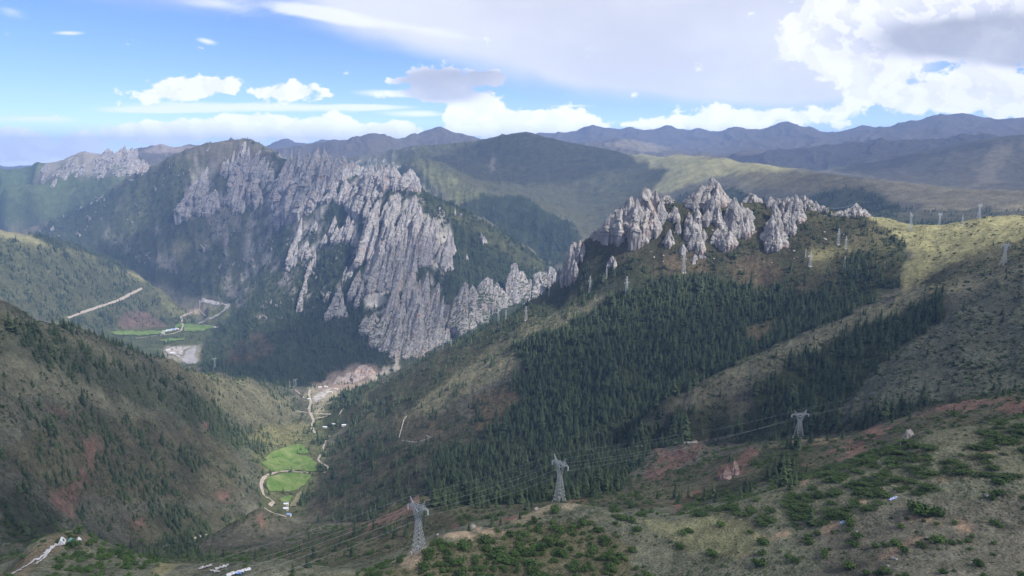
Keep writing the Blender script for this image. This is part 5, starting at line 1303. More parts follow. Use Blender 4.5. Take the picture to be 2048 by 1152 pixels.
for k, i in enumerate(sind):
    m_ = bool(hm[i]); v = (m_, k % 3)
    px, py, _ = project(hx[i], hy[i], hz[i]); lab, grp = shrub_words(float(px), float(py), m_)
    root = thing('juniper_shrub' if m_ else 'leafy_shrub', lab, 'shrub', (hx[i], hy[i], hz[i] - .15), rs.uniform(0, 6.28), grp)
    root.scale = (hw[i] * (1.25 if m_ else 1), hw[i] * (.75 if m_ else rs.uniform(.75, 1.1)), hh[i])
    if m_: root.rotation_euler = (0, 0, rs.uniform(-.4, .4))
    if v not in sme:
        V, F = (jm if m_ else sm)[k % 3]; c = mesh_obj('foliage', V, F, M_JUNIPER if m_ else M_SHRUB, root, False); sme[v] = c.data; SHR[v] = c
    else:
        c = bpy.data.objects.new('foliage', sme[v]); COL.objects.link(c); c.parent = root
    if twme is None: t = twig_mesh().build('stem', M_TWIG, root); twme = t.data
    else: t = bpy.data.objects.new('stem', twme); COL.objects.link(t); t.parent = root
def shrub_stuff(name, sel, src, label):
    if len(sel) and src: instancer(name, np.stack([hx[sel], hy[sel], hz[sel] - .15], 1), np.stack([hw[sel], hw[sel] * .95, hh[sel]], 1), rs.uniform(0, 6.28, len(sel)), src, label, 'shrubs')
_js = [SHR[v] for v in SHR if v[0]]; _ls = [SHR[v] for v in SHR if not v[0]]
shrub_stuff('juniper_thicket', srest[hm[srest]], _js, 'low dark juniper cover spread over the right slope')
shrub_stuff('shrub_thicket', srest[~hm[srest]], _ls, 'green shrub cover of the foreground hill')
# scrub of the middle distance
sc_d = SCRUB * .015 * smooth01(fbm(GX / 36, GY / 36, seed=84, octaves=4), -.3, .2) * (GR > 580) * (GR < 2300) * (FOREST < .8)
sc_d = sc_d * np.where(FLAT > .5, .6, 1) * 1.5 + SCRUB * .03 * smooth01(fbm(GX / 16, GY / 16, seed=85, octaves=4), -.3, .25) * (GR <= 580) * (COVER[..., 0] < .24)
sx, sy, sz, si = scatter(sc_d, 95)
spx, spy, _ = project(sx, sy, sz); keep = np.ones(len(sx), bool)
for b in CLEAR: keep &= ~(inside(pl(b), spx, spy) & (np.hypot(sx, sy) > 700))
sx, sy, sz = sx[keep], sy[keep], sz[keep]
w = np.where(np.hypot(sx, sy) < 580, 1.25, 3.4) * np.exp(rs.normal(0, .42, len(sx)))
instancer('hillside_scrub', np.stack([sx, sy, sz - .1], 1), np.stack([w, w, w * rs.uniform(.5, .9, len(w))], 1), rs.uniform(0, 6.28, len(w)), _js + _ls[:1], 'low dark scrub dotted over the hillsides', 'scrub')
import sys; print('trees', len(tx), 'shrubs', len(hx), 'scrub', len(sx))

# ------------------------------------------------------------------ power pylons and their wires
def lattice(mb, z0, z1, w0, w1, n, t, brace=.7):
    """square lattice column between two heights"""
    zs = z0 + (z1 - z0) * (1 - (1 - np.linspace(0, 1, n + 1)) ** 1.15); ws = w0 + (w1 - w0) * (zs - z0) / (z1 - z0)
    cs = [(-1, -1), (1, -1), (1, 1), (-1, 1)]
    for i in range(n):
        a, b = ws[i] / 2, ws[i + 1] / 2
        for j in range(4):
            c, d = cs[j], cs[(j + 1) % 4]
            mb.bar((c[0] * a, c[1] * a, zs[i]), (c[0] * b, c[1] * b, zs[i + 1]), t)
            mb.bar((c[0] * a, c[1] * a, zs[i]), (d[0] * b, d[1] * b, zs[i + 1]), t * brace)
            mb.bar((d[0] * a, d[1] * a, zs[i]), (c[0] * b, c[1] * b, zs[i + 1]), t * brace)
            mb.bar((c[0] * b, c[1] * b, zs[i + 1]), (d[0] * b, d[1] * b, zs[i + 1]), t * brace)
ARM = 7.2                                       # half length of the cross arm
def cat_head_pylon(label, cat, loc, rz, t=.15, group=None):
    """waisted lattice body, two raking arms, level cross arm with horns, hanging insulators; 34 m"""
    p = thing('power_pylon', label, cat, loc, rz, group)
    mb = MB(); lattice(mb, -1.5, 19.5, 6.6, 2.3, 8, t); mb.build('tower_body', M_STEEL, p)
    mb = MB()
    for s in (-1, 1):
        for y in (-1, 1):
            mb.bar((s * 1.15, y * 1.1, 19.5), (s * 3.6, y * .7, 28), t); mb.bar((s * .1, y * 1.1, 19.9), (s * 2.4, y * .7, 28), t)
        for k in range(5):
            f = k / 5; g = (k + 1) / 5
            for y in (-1, 1):
                mb.bar((s * (1.15 + 2.45 * f), y * (1.1 - .4 * f), 19.5 + 8.5 * f), (s * (.1 + 2.3 * g), y * (1.1 - .4 * g), 19.9 + 8.1 * g), t * .7)
                mb.bar((s * (.1 + 2.3 * f), y * (1.1 - .4 * f), 19.9 + 8.1 * f), (s * (1.15 + 2.45 * g), y * (1.1 - .4 * g), 19.5 + 8.5 * g), t * .7)
    mb.build('raking_arms', M_STEEL, p)
    mb = MB()
    for y in (-.7, .7):
        mb.bar((-ARM, y * .3, 28.6), (ARM, y * .3, 28.6), t); mb.bar((-4.2, y, 30), (4.2, y, 30), t); mb.bar((-4.2, y, 28), (4.2, y, 28), t)
        for s in (-1, 1): mb.bar((s * 4.2, y, 30), (s * ARM, y * .3, 28.6), t); mb.bar((s * 4.2, y, 28), (s * ARM, y * .3, 28.5), t)
        for k in range(8):
            x = -4.2 + k * 1.05; mb.bar((x, y, 28), (x + 1.05, y, 30), t * .7); mb.bar((x, y, 30), (x + 1.05, y, 28), t * .7)
    for x in (-4.2, 0, 4.2): mb.bar((x, -.7, 30), (x, .7, 30), t * .7); mb.bar((x, -.7, 28), (x, .7, 28), t * .7)
    mb.build('cross_arm', M_STEEL, p)
    for s in (-1, 1):
        mb = MB()
        for y in (-.5, .5): mb.bar((s * 2.8, y, 30), (s * 5.4, 0, 34), t); mb.bar((s * 4.2, y, 30), (s * 5.4, 0, 34), t)
        for k in range(3): f = k / 3; mb.bar((s * (2.8 + 2.6 * f), .5 - .5 * f, 30 + 4 * f), (s * (4.2 + 1.2 * (f + .33)), -.5 + .5 * f, 30 + 4 * (f + .3)), t * .6)
        mb.build('horn', M_STEEL, p)
    for s in (-1, 1):
        mb = MB()
        for k in range(9): z = 28.3 - k * .34; mb.bar((s * ARM, 0, z), (s * ARM, 0, z - .2), .62, .5)
        mb.bar((s * ARM, 0, 28.5), (s * ARM, 0, 25.2), .16); mb.build('insulator', M_GLASS, p)
    mb = MB()
    for s in (-1, 1):
        mb.bar((s * 2.3, 0, 28), (0, 0, 25.4), .4); 
    mb.build('insulator', M_GLASS, p)
    for sx_ in (-1, 1):
        for sy_ in (-1, 1):
            mb = MB(); mb.box(sx_ * 3.35 - .5, sx_ * 3.35 + .5, sy_ * 3.35 - .5, sy_ * 3.35 + .5, -2.2, .35); mb.build('footing', M_CONC, p)
    return p
def slim_pylon(label, cat, loc, rz, t=.34, group=None):
    """narrow straight lattice mast with three short arms; 30 m"""
    p = thing('power_pylon', label, cat, loc, rz, group)
    mb = MB(); lattice(mb, -1.5, 30, 5.0, 1.0, 10, t, .75); mb.build('tower_body', M_STEEL, p)
    for z, L in ((21, 3.6), (25, 3.0), (28.6, 2.2)):
        mb = MB()
        for s in (-1, 1):
            for y in (-.6, .6): mb.bar((s * .6, y, z), (s * L, 0, z + .2), t * .8); mb.bar((s * .6, y, z + 1.2), (s * L, 0, z + .2), t * .8)
        mb.build('cross_arm', M_STEEL, p)
    mb = MB()
    for s in (-1, 1): mb.bar((s * 3.6, 0, 21), (s * 3.6, 0, 19), .4)
    mb.build('insulator', M_GLASS, p)
    mb = MB(); mb.box(-3, 3, -3, 3, -3.0, .2); mb.build('footing', M_CONC, p)
    return p
def pylon_at(px, pb):
    p = pick1(px, pb); return Vector(p)
P1, P2, P3 = pylon_at(838, 1102), pylon_at(1119, 1002), pylon_at(1597, 875)
P0 = Vector(at(300, 1330, 300)); P4 = Vector(at(2500, 640, 1250))
line = [P0, P1, P2, P3, P4]
def heading(a, b, c):
    d = (c - a); return math.atan2(d.y, d.x) + math.pi / 2
near_h = [heading(P0, P1, P2), heading(P1, P2, P3), heading(P2, P3, P4)]
def hscale(px, pb, ptop, P, h): return (pb - ptop) * P.length / FPX / math.cos(math.atan((pb - 576) / FPX) - PITCH * 0) / h
S1 = 100 * P1.length / FPX * 1.05 / 34; S2 = 87 * P2.length / FPX * 1.05 / 34; S3 = 50 * P3.length / FPX * 1.05 / 34
py1 = cat_head_pylon('tall steel lattice pylon nearest the viewer, on a pale rock edge', 'pylon', P1, near_h[0])
py2 = copy_thing(py1, P2, near_h[1], S2, 'steel lattice pylon behind the bare foreground crest, second of the near line')
py3 = copy_thing(py1, P3, .12, (S3 * 1.45, S3 * 1.3, S3), 'steel lattice pylon on the red crest in front of the narrow wood')
py1.scale = (S1,) * 3
far_cat = cat_head_pylon('pale lattice pylon on the skyline of the sunny plateau', 'pylon', pylon_at(1957, 437), math.radians(25), .17)
far_cat.scale = (27 * 1780 / FPX * .95 / 34,) * 3
for px, pb, pt, deg, l in ((2007, 528, 492, 5, 'faint grey pylon with wide cross arm on the brown right slope'), (1688, 540, 515, 60, 'bright pylon among trees below the plateau edge'), (1878, 452, 428, 20, 'faint pylon dipping behind the plateau crest'), (1820, 461, 430, 80, 'pylon with a white base at the left end of the plateau'),
                        (430, 735, 715, 30, 'pale pylon at the end of the left hillside before the dark massif wood'), (592, 772, 757, 40, 'rightmost and tallest of the little pylons above the valley mouth')):
    P = pylon_at(px, pb); copy_thing(far_cat, P, math.radians(deg), (pb - pt) * P.length / FPX * 1.0 / 34, l)
slim = slim_pylon('slender tapering mast at the edge of the big wood', 'pylon', pylon_at(1253, 591), .3, .15)
slim.scale = (36 * Vector(slim.location).length / FPX * 1.06 / 30,) * 3
for px, pb, pt, l in ((1367, 545, 508, 'thin mast on a bare earth knob below the crags'), (1676, 488, 462, 'slim mast on the dark scrub slope below the flag strung summit'), (1691, 497, 475, 'thin mast right beside a slightly taller one, on the scrub slope'), (1620, 532, 506, 'slim mast on a rocky knob among young spruces'),
                   (1611, 514, 499, 'small faint mast just behind the rocky knob mast'), (1924, 451, 434, 'thin stub of a mast peeping over the plateau'), (1052, 641, 613, 'bright mast on the sunny grass of the wooded shoulder'), (1098, 592, 576, 'tiny mast at the edge of the gorge'),
                   (1180, 582, 553, 'mast rising from the trees left of the big wood'), (1213, 556, 537, 'small mast in the wood below the square boulder'), (997, 643, 624, 'thin faint mast on the shoulder edge against the crag'), (1012, 637, 620, 'fainter mast close to another on the shoulder edge'),
                   (886, 697, 680, 'tiny mast low on the shoulder edge'), (902, 693, 676, 'tiny mast just right of another low on the shoulder'), (556, 771, 762, 'smallest mast at the end of the left hillside'), (580, 773, 762, 'short mast left of two at the valley mouth'), (588, 773, 759, 'thin mast in the middle of the valley mouth group')):
    P = pylon_at(px, pb); copy_thing(slim, P, .3, (pb - pt) * P.length / FPX * 1.05 / 30, l)
# wires
def wire(a, b, sag, rad, label, group):
    n = 25; f = np.linspace(0, 1, n); P = np.outer(1 - f, a) + np.outer(f, b); P[:, 2] -= 4 * sag * f * (1 - f)
    d = b - a; d.z = 0; d.normalize(); sd = np.array([-d.y, d.x, 0]); up = np.array([0, 0, 1.0]); m = 5
    an = np.linspace(0, 6.283, m, endpoint=False)
    V = (P[:, None, :] + rad * (np.cos(an)[None, :, None] * sd + np.sin(an)[None, :, None] * up)).reshape(-1, 3)
    q = np.arange(n * m).reshape(n, m); w_ = np.roll(q, -1, 1)
    o = mesh_obj('power_line', V, np.stack([q[:-1].ravel(), w_[:-1].ravel(), w_[1:].ravel(), q[1:].ravel()], 1), M_WIRE)
    tag(o, label, 'power line', group)
def hook(P, h, S, lx, lz): return P + Vector((math.cos(h) * lx * S, math.sin(h) * lx * S, lz * S))
HK = [(-ARM, 25.1, 'outer'), (0, 25.3, 'middle'), (ARM, 25.1, 'inner')]
chain = [(P0, near_h[0], S1), (P1, near_h[0], S1), (P2, near_h[1], S2), (P3, .12, S3), (P4, near_h[2], S3)]
words_ = ['thin conductor wire running off the bottom edge from the nearest pylon', 'thin conductor wire between the two pylons of the foreground crest', 'thin conductor wire from the second pylon to the red crest pylon', 'thin conductor wire from the red crest pylon towards the right']
for k in range(4):
    (A, ha, sa), (B, hb, sb) = chain[k], chain[k + 1]
    L = (B - A).length
    for lx, lz, _ in HK: wire(hook(A, ha, sa, lx, lz), hook(B, hb, sb, lx, lz), L * .014, .05, words_[k], words_[k].replace('thin conductor wire', 'conductor wires'))
    for s in (-1, 1): wire(hook(A, ha, sa, s * 5.4, 34), hook(B, hb, sb, s * 5.4, 34), L * .01, .035, words_[k].replace('thin conductor wire', 'earth wire'), words_[k].replace('thin conductor wire', 'earth wires'))

# ------------------------------------------------------------------ farmhouses, tents, flags, walls, stones
def house(px, pb, w, d, h, rz, roof, label, parts=True):
    P = pylon_at(px, pb)
    hs = thing('farmhouse', label, 'house', P, rz)
    mb = MB(); mb.box(-w / 2, w / 2, -d / 2, d / 2, -1.5, h); mb.build('wall', M_WALLW, hs)
    mb = MB(); o = .4; rh = h + d * .22
    V = [(-w / 2 - o, -d / 2 - o, h + .02), (w / 2 + o, -d / 2 - o, h + .02), (w / 2 + o, d / 2 + o, h + .02), (-w / 2 - o, d / 2 + o, h + .02), (-w / 2 - o, 0, rh), (w / 2 + o, 0, rh)]
    mb.add(V, [[0, 1, 5, 4], [2, 3, 4, 5], [3, 2, 1, 0]]); mb.add(V, [[1, 2, 5], [3, 0, 4]]); mb.build('roof', roof, hs)
    if parts:
        for x in (-w * .3, w * .3):
            mb = MB(); mb.box(x - .6, x + .6, -d / 2 - .06, -d / 2 + .02, h * .4, h * .75); mb.build('window', M_DARK, hs)
        mb = MB(); mb.box(-.55, .55, -d / 2 - .07, -d / 2 + .02, 0, 2.1); mb.build('door', M_WOOD, hs)
    return hs
house(572, 1010, 10, 6, 3.4, .1, M_ROOF, 'pale roofed farmhouse nearest the small green plot')
house(572, 1019, 9, 6, 3.4, .1, M_ROOF, 'pale roofed farmhouse between another house and the blue roofed shed')
house(578, 1031, 8, 5, 3.0, -.2, M_ROOFB, 'low farm shed with a blue roof by the lane')
for i, (px, pb, w, l) in enumerate(((330, 664, 22, 'white village building at the left end of the riverside row'), (338, 662, 26, 'long pale village building among the riverside houses'), (347, 660, 24, 'blue grey roofed village building in the middle of the riverside row'), (354, 659, 20, 'small village building near the valley road'), (326, 668, 16, 'tiny white hut left of the riverside row'),
                                  (345, 708, 20, 'pale compound building on the gravel bank'), (356, 714, 14, 'small building close to the river bend'), (336, 702, 16, 'low building at the back of the gravel bank'))):
    house(px, pb, w, w * .45, 6, rng.uniform(-.3, .3), M_ROOFB if i == 2 else M_ROOF, l, i < 4)
for i, (px, pb, l) in enumerate(((640, 776, 'low house at the far end of the valley mouth yard'), (652, 775, 'small house beside the quarry bluff'), (662, 786, 'house among trees right of the gravel yard'), (672, 779, 'pale roofed house below the quarry bluff'), (618, 800, 'little house left of the stream track'), (650, 856, 'white roofed house among the trees of the side valley'), (688, 852, 'lone pale roofed house at the foot of the wooded bank'), (667, 850, 'small bright hut in the side valley trees'))):
    house(px, pb, 11, 6, 4, rng.uniform(-.5, .5), M_ROOF, l, True)

def tent(px, pb, w, h, mat, label):
    P = pylon_at(px, pb); t = thing('tent', label, 'tent', P, .4)
    n = 9; u = np.linspace(-1, 1, n); Vv = []
    for y in np.linspace(-w * .6, w * .6, 7):
        for a in u: Vv.append((a * w / 2, y, h * (1 - abs(a) ** 1.4) * (1 - .12 * abs(y) / w) + .1 * rng.uniform(-1, 1)))
    a = np.arange(63).reshape(7, 9); F = np.stack([a[:-1, :-1].ravel(), a[:-1, 1:].ravel(), a[1:, 1:].ravel(), a[1:, :-1].ravel()], 1)
    mesh_obj('canvas', np.array(Vv), F, mat, t)
    mb = MB()
    for s in (-1, 1): mb.bar((0, s * w * .6, -.3), (0, s * w * .6, h + .5), .14)
    mb.build('tent_pole', M_WOOD, t)
    mb = MB(); V = [(-w / 2, -w * .6, 0), (w / 2, -w * .6, 0), (0, -w * .6, h * .97)]; mb.add(V, [[0, 1, 2]]); mb.build('end_flap', mat, t)
    return t
tent(123, 1086, 4.5, 3.4, M_WHITE, 'white cloth tent on the lower left knoll')
tent(140, 1086, 4.6, 2.6, M_TEAL, 'green tarpaulin shelter beside the white tent')
tent(157, 1082, 3.2, 2.2, M_WHITE, 'small pale tent right of the green shelter')

def cloth(name, px, pb, L, W, rz, label, mat, group=None, cat='prayer flags', amp=.8):
    """crumpled sheet of flag cloth lying over the ground"""
    P = pylon_at(px, pb); n, m = 26, 10
    U, Wv = np.meshgrid(np.linspace(-L / 2, L / 2, n), np.linspace(-W / 2, W / 2, m))
    Wv = Wv * (.55 + .45 * np.sin((U / L + .5) * 9 + px) ** 2) + .5 * fbm(U / 2.5, U * 0 + px, seed=5, octaves=3)
    X = P.x + U * math.cos(rz) - Wv * math.sin(rz); Y = P.y + U * math.sin(rz) + Wv * math.cos(rz)
    Z = ground_z(X, Y) + .25 + amp * (ridged(X / 1.6, Y / 1.6, seed=8, octaves=3)) 
    Vt = np.stack([X.ravel(), Y.ravel(), Z.ravel()], 1); Vb = Vt - np.array([0, 0, .12]); k = n * m
    a = np.arange(k).reshape(m, n); F = np.stack([a[:-1, :-1].ravel(), a[:-1, 1:].ravel(), a[1:, 1:].ravel(), a[1:, :-1].ravel()], 1)
    rim = np.concatenate([a[0], a[1:, -1], a[-1, -2::-1], a[-2:0:-1, 0]]); R_ = np.stack([rim, np.roll(rim, -1), np.roll(rim, -1) + k, rim + k], 1)
    V = np.concatenate([Vt, Vb]) - np.array(P)
    o = mesh_obj(name, V, [np.concatenate([F, F[:, ::-1] + k, R_[:, ::-1]])], mat, None, True, P)
    return tag(o, label, cat, group)
def ang(px, py, qx, qy):
    a, b = pick1(px, py), pick1(qx, qy); return math.atan2(b[1] - a[1], b[0] - a[0]), float(np.hypot(*(b - a)[:2]))
for (a, b, c, d, w, l) in ((112, 1090, 92, 1106, 2.4, 'wide streamer of faded flags right below the white tent'), (94, 1106, 76, 1120, 2.0, 'streamer of pale flags in the middle of the knoll slope'), (72, 1122, 44, 1138, 1.8, 'upper of the pale flag streamers near the left bottom corner'), (100, 1106, 72, 1130, 1.2, 'narrow flag streamer on the right of the knoll slope'), (42, 1140, 20, 1150, 1.6, 'last flag streamer at the bottom left corner')):
    r_, L_ = ang(a, b, c, d); cloth('prayer_flag_streamer', (a + c) / 2, (b + d) / 2, L_ + 2, w, r_, l, M_FLAGS)
for (px, pb, L, w, r_, l, mt) in ((410, 1136, 8, 4, .3, 'heap of pale prayer flags, leftmost at the bottom edge', M_FLAGS), (444, 1136, 8, 3.4, .6, 'ragged heap of prayer flags between two others at the bottom edge', M_FLAGS), (470, 1148, 10, 5, .5, 'largest heap of prayer flags at the bottom edge', M_WHITE), (490, 1143, 7, 3, .7, 'bright white flag cloth at the right end of the heaps', M_WHITE), (430, 1144, 8, 1.6, -.4, 'thin strip of flag cloth under the heaps', M_FLAGS)):
    cloth('prayer_flag_heap', px, pb, L, w, r_, l, mt, amp=1.6)
cloth('blue_cloth', 478, 1150, 3, 1.6, .4, 'small blue cloth caught in the largest flag heap', M_BLUE, cat='cloth', amp=2.2)
cloth('litter_sheet', 1786, 998, 4.5, 2.2, .2, 'pale bluish plastic sheet lying on the right slope', plain('pale_blue_plastic', (.45, .5, .7), .3, .8, .5), cat='plastic sheet', amp=.5)
# strings of flags on the summit outcrop
def flag_string(a, b, lift, sag, label):
    A = np.array(at(*a)); B = np.array(at(*b)); n = 40; f = np.linspace(0, 1, n); P = np.outer(1 - f, A) + np.outer(f, B); P[:, 2] -= 4 * sag * f * (1 - f)
    top = P.copy(); bot = P.copy(); bot[:, 2] -= .9 + .35 * np.sin(np.arange(n) * 2.1)
    dv = B - A; dv[2] = 0; dv /= np.linalg.norm(dv); nn = np.array([-dv[1], dv[0], 0]) * .12
    V = np.concatenate([top - nn, bot - nn, bot + nn, top + nn]); q = np.arange(n - 1)
    F = np.concatenate([np.stack([q + i * n, q + 1 + i * n, q + 1 + ((i + 1) % 4) * n, q + ((i + 1) % 4) * n], 1) for i in range(4)])
    o = mesh_obj('prayer_flag_string', V - A, F, M_WHITE, None, False, A); tag(o, label, 'prayer flags')
for a, b, sg_, l in (((1712, 407, 1846), (1650, 414, 1850), 6, 'long flag string sagging from the summit outcrop to the low knob'), ((1712, 407, 1846), (1740, 430, 1842), 2, 'flag string falling right from the summit outcrop'), ((1712, 408, 1840), (1684, 426, 1815), 2, 'flag string slanting down left over the summit outcrop'), ((1700, 424, 1815), (1735, 431, 1815), 2, 'low flag string under the summit outcrop'),
                     ((1558, 397, 1800), (1594, 390, 1800), 4, 'flag string sagging between the crest teeth')):
    flag_string(a, b, 0, sg_, l)
# dry stone walls
def wall(pts, h, w, label):
    P = densify(pts, 2.0); G = pick(P[:, 0], P[:, 1]); d = np.concatenate([[0], np.cumsum(np.hypot(*(G[1:, :2] - G[:-1, :2]).T))])
    n = int(max(8, d[-1] / 1.5)); s = np.linspace(0, d[-1], n); x = np.interp(s, d, G[:, 0]); y = np.interp(s, d, G[:, 1])
    tx_, ty_ = np.gradient(x), np.gradient(y); L = np.hypot(tx_, ty_) + 1e-9; nx, ny = -ty_ / L * w / 2, tx_ / L * w / 2; g = ground_z(x, y); hh_ = h * (1 + .35 * fbm(s / 3, s * 0, seed=9))
    V = np.concatenate([np.stack([x + nx, y + ny, g - .6], 1), np.stack([x + nx * .7, y + ny * .7, g + hh_], 1), np.stack([x - nx * .7, y - ny * .7, g + hh_], 1), np.stack([x - nx, y - ny, g - .6], 1)])
    q = np.arange(n - 1); F = np.concatenate([np.stack([q + i * n, q + 1 + i * n, q + 1 + (i + 1) * n, q + (i + 1) * n], 1) for i in range(3)])
    o = mesh_obj('stone_wall', V - V[0], F[:, ::-1], M_STONE, None, False, V[0]); tag(o, label, 'wall')
wall([(808, 840), (803, 858), (798, 876)], 1.6, 1.6, 'dry stone wall running up the open patch on the right bank')
wall([(803, 881), (818, 884), (832, 885), (845, 882), (858, 877)], 1.6, 1.6, 'dry stone wall curving along the bottom of the open patch')
wall([(813, 833), (806, 842)], 1.4, 1.4, 'short broken wall piece above the open patch')
wall([(853, 872), (862, 876)], 1.4, 1.4, 'short crooked wall piece at the right of the open patch')
# boulders and small stones
def boulder(px, pb, s, label, group=None, mat=None):
    P = pylon_at(px, pb); n, m = 14, 9
    A, B = np.meshgrid(np.linspace(0, 2 * math.pi, n, endpoint=False), np.linspace(-1.2, math.pi / 2, m))
    X = np.cos(A) * np.cos(B); Y = np.sin(A) * np.cos(B); Z = np.sin(B) * .75
    k = 1 + .45 * fbm(X * 1.3 + px, Y * 1.3, Z * 1.3 + pb, octaves=4, seed=int(px) % 50); k = np.round(k * 5) / 10 + k * .5
    V = np.stack([(X * k).ravel(), (Y * k).ravel(), (Z * k).ravel()], 1) * s
    a = np.arange(n * m).reshape(m, n); b = np.roll(a, -1, 1); F = np.stack([a[:-1].ravel(), b[:-1].ravel(), b[1:].ravel(), a[1:].ravel()], 1)
    o = mesh_obj('boulder', V, F, mat or M_ROCK_SM, None, False, P + Vector((0, 0, s * .2))); tag(o, label, 'boulder', group)
for px, pb, s, l in ((1786, 1118, 1.1, 'bright white boulder, left of a pair at bottom right'), (1792, 1119, 1.0, 'bright white boulder, right of a pair at bottom right'), (1776, 1132, .7, 'small white stone below the pair of white boulders'), (1791, 983, .9, 'white stone above the plastic sheet'), (1854, 1076, .8, 'pale stone on the footpath at right'), (1975, 992, 1.6, 'long pale stone at the upper right scar'), (1986, 990, 1.2, 'pale stone beside the long one at the upper right scar'),
                     (180, 1091, .7, 'small white stone on the left knoll'), (896, 1138, .7, 'white stone among the shrubs below the nearest pylon'), (1713, 1064, .7, 'pale stone near the blue panel'), (946, 1055, 2.6, 'pale rounded rock capping the white eroded crest'), (1072, 1019, 2.2, 'pale rock at the left of the second pylon'), (875, 1070, 1.6, 'pale stone at the left end of the eroded crest')):
    boulder(px, pb, s, l)
for i in range(26):
    boulder(rng.uniform(1290, 1740), rng.uniform(455, 530), rng.uniform(1.2, 3.0), 'small white boulder in the scrub under the near crags', 'white boulders under the near crags')
# loose rocks and broken ribs over the massif, past counting
_ms = inside(pl(MASSIF), QX, QY) & (GR > 2450) & (GR < 6800)
_mz = fbm(GX / 120, GY / 120, seed=97, octaves=4)
_mk = inside(pl("440 300, 700 310, 900 400, 900 700, 760 700, 600 560, 420 560, 360 430"), QX, QY)
rk = .0017 * _ms * inside(pl('60 470, 300 335, 480 280, 700 320, 830 350, 760 400, 720 480, 700 600, 620 640, 520 640, 470 600, 380 570'), QX, QY) * smooth01(_mz, -.02, .35) * np.where(_mk, 1.0, .35)
rx_, ry_, rz_, ri_ = scatter(rk, 98)
_bo = [o_ for o_ in COL.objects if o_.get('label', '').startswith(('slim pale tooth', 'short grey rib', 'small bright pinnacle', 'sunlit white scar'))]
_bh = np.mean([o_.dimensions.z for o_ in _bo])
w = 13 * np.exp(rs.normal(0, .4, len(rx_))) / _bh
instancer('scattered_rocks', np.stack([rx_, ry_, rz_], 1), np.stack([w * 1.2, w * 1.2, w * rs.uniform(.5, 1.1, len(w))], 1), rs.uniform(0, 6.28, len(w)), _bo, 'loose pale rocks and broken ribs strewn over the massif', 'rocks')
print('rocks', len(rx_))
# solar panel on a post
P = pylon_at(1684, 1052)
t = thing('solar_panel', 'small blue panel on a post standing on the stony right ground', 'panel', P, .5)
mb = MB(); mb.bar((0, 0, -.5), (0, 0, 2.0), .16); mb.bar((0, 0, 1.0), (1.2, 0, 1.9), .1); mb.bar((0, 0, 1.0), (-1.2, 0, 1.9), .1); mb.build('post', M_STEEL, t)
mb = MB(); mb.add([(-1.9, -.6, 1.75), (1.9, -.6, 1.75), (1.9, .6, 2.55), (-1.9, .6, 2.55), (-1.9, -.62, 1.87), (1.9, -.62, 1.87), (1.9, .58, 2.67), (-1.9, .58, 2.67)], [[3, 2, 1, 0], [4, 5, 6, 7], [0, 1, 5, 4], [1, 2, 6, 5], [2, 3, 7, 6], [3, 0, 4, 7]])
mb.build('panel', plain('blue_panel_glass', (.12, .18, .32), .1, 1.0, .25), t)
P = pylon_at(1822, 857)
mb = MB(); mb.bar((0, 0, -1), (0, 0, 5.5), .35, .28); mb.bar((-.7, 0, 4.4), (.7, 0, 4.4), .22)
tag(mb.build('marker_post', M_WOOD, None, False, P + Vector((0, 3, 1))), 'short wooden post on top of the pale outcrop', 'post')

# ------------------------------------------------------------------ haze: even pale air over the whole land
hz_b = MB(); hz_b.box(-30000, 30000, -26000, 26000, -1900, 860)
haze = hz_b.build('haze', None)
hmat = bpy.data.materials.new('haze_air'); hmat.use_nodes = True; nt = hmat.node_tree; nt.nodes.clear()
pv = nt.nodes.new('ShaderNodeVolumePrincipled'); ou = nt.nodes.new('ShaderNodeOutputMaterial'); nt.links.new(pv.outputs[0], ou.inputs['Volume'])
pv.inputs['Color'].default_value = (.31, .52, 1.0, 1); pv.inputs['Density'].default_value = 6.3e-5; pv.inputs['Anisotropy'].default_value = 0.0
haze.data.materials.append(hmat)
tag(haze, 'thin bluish haze over the whole valley', 'haze', None, 'stuff')

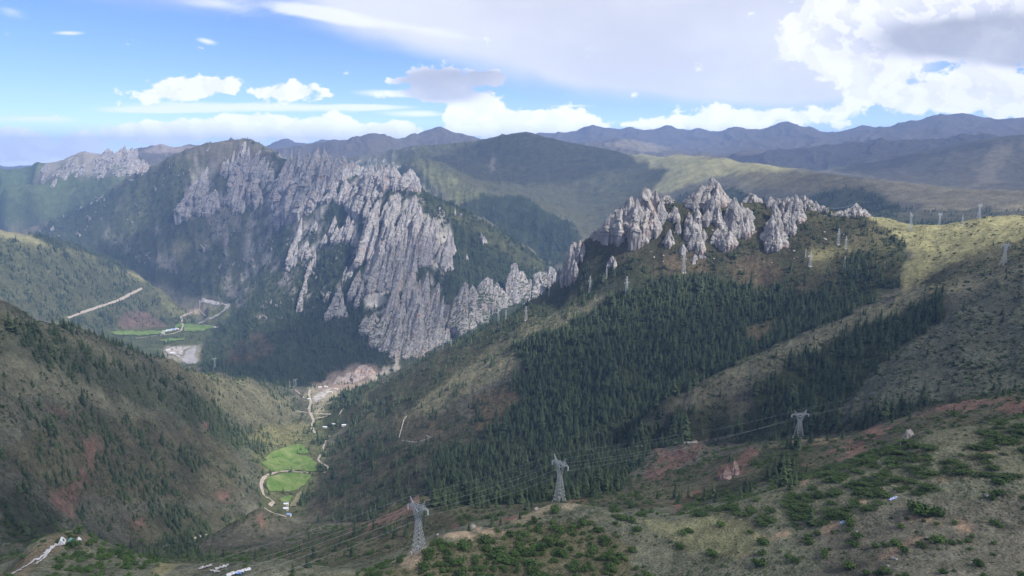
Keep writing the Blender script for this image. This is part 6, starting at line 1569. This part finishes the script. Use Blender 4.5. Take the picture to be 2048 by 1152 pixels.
# ------------------------------------------------------------------ unseen clouds added above the picture to shade parts of the land
def shade_cloud_mat():
    m, nt, b = new_mat('shade_cloud_body')
    b.inputs['Base Color'].default_value = (.9, .9, .92, 1); b.inputs['Specular IOR Level'].default_value = 0.0
    tr = nd(nt, 'ShaderNodeBsdfTransparent'); mx = nd(nt, 'ShaderNodeMixShader'); mx.inputs[0].default_value = .32
    nt.links.new(tr.outputs[0], mx.inputs[1]); nt.links.new(b.outputs[0], mx.inputs[2])
    nt.links.new(mx.outputs[0], nt.nodes['Material Output'].inputs['Surface'])
    return m
M_SHADE_CLOUD = shade_cloud_mat()
def cloud(gx, gy, gz, rx, ry, label, seed):
    """closed, lumpy unseen cloud body, placed so its shadow falls round the given ground point"""
    zc = 2700.0; k = (zc - gz) / SUN_DIR.z; c = Vector((gx, gy, gz)) + SUN_DIR * k
    n, m = 72, 30
    A, B = np.meshgrid(np.linspace(0, 2 * math.pi, n, endpoint=False), np.linspace(-math.pi / 2, math.pi / 2, m))
    ux, uy, uz = np.cos(A) * np.cos(B), np.sin(A) * np.cos(B), np.sin(B)
    s = min(rx, ry)
    q = 1 + .55 * fbm(ux * rx / s * 1.4 + seed, uy * ry / s * 1.4, uz * 1.2, octaves=5, seed=seed) + .18 * ridged(ux * rx / s * 3, uy * ry / s * 3, uz * 3, octaves=3, seed=seed + 9)
    V = np.stack([(ux * rx * q).ravel(), (uy * ry * q).ravel(), (np.where(uz > 0, uz * .35, uz * .08) * s * q).ravel()], 1)
    a = np.arange(n * m).reshape(m, n); b = np.roll(a, -1, 1)
    F = np.stack([a[:-1].ravel(), b[:-1].ravel(), b[1:].ravel(), a[1:].ravel()], 1)
    o = mesh_obj('cloud', V, F, M_SHADE_CLOUD, None, True, c)
    tag(o, label, 'cloud', None, 'structure')
for i, (gx, gy, gz, rx, ry, l) in enumerate((
        (120, 330, -230, 800, 330, 'unseen cloud added to shade the foreground hill'), (-680, 900, -350, 330, 420, 'unseen cloud added to shade the near left hillside'), (330, 1150, -400, 480, 300, 'unseen cloud added to shade the big wood'), (850, 820, -240, 420, 300, 'unseen cloud added to shade the brown right slope'),
        (-2050, 4750, -400, 560, 620, 'unseen cloud added to shade the left face of the massif'), (150, 6000, 0, 900, 560, 'unseen cloud added to shade the back hills'), (4600, 7000, -50, 2400, 1300, 'unseen cloud added to shade the hills on the right'), (-750, 2950, -800, 420, 420, 'unseen cloud added to shade the lower woods of the massif'), (1700, 3500, -250, 900, 500, 'unseen cloud added to shade the wooded slope beyond the crags'))):
    cloud(gx, gy, gz, rx, ry, l, 300 + i)
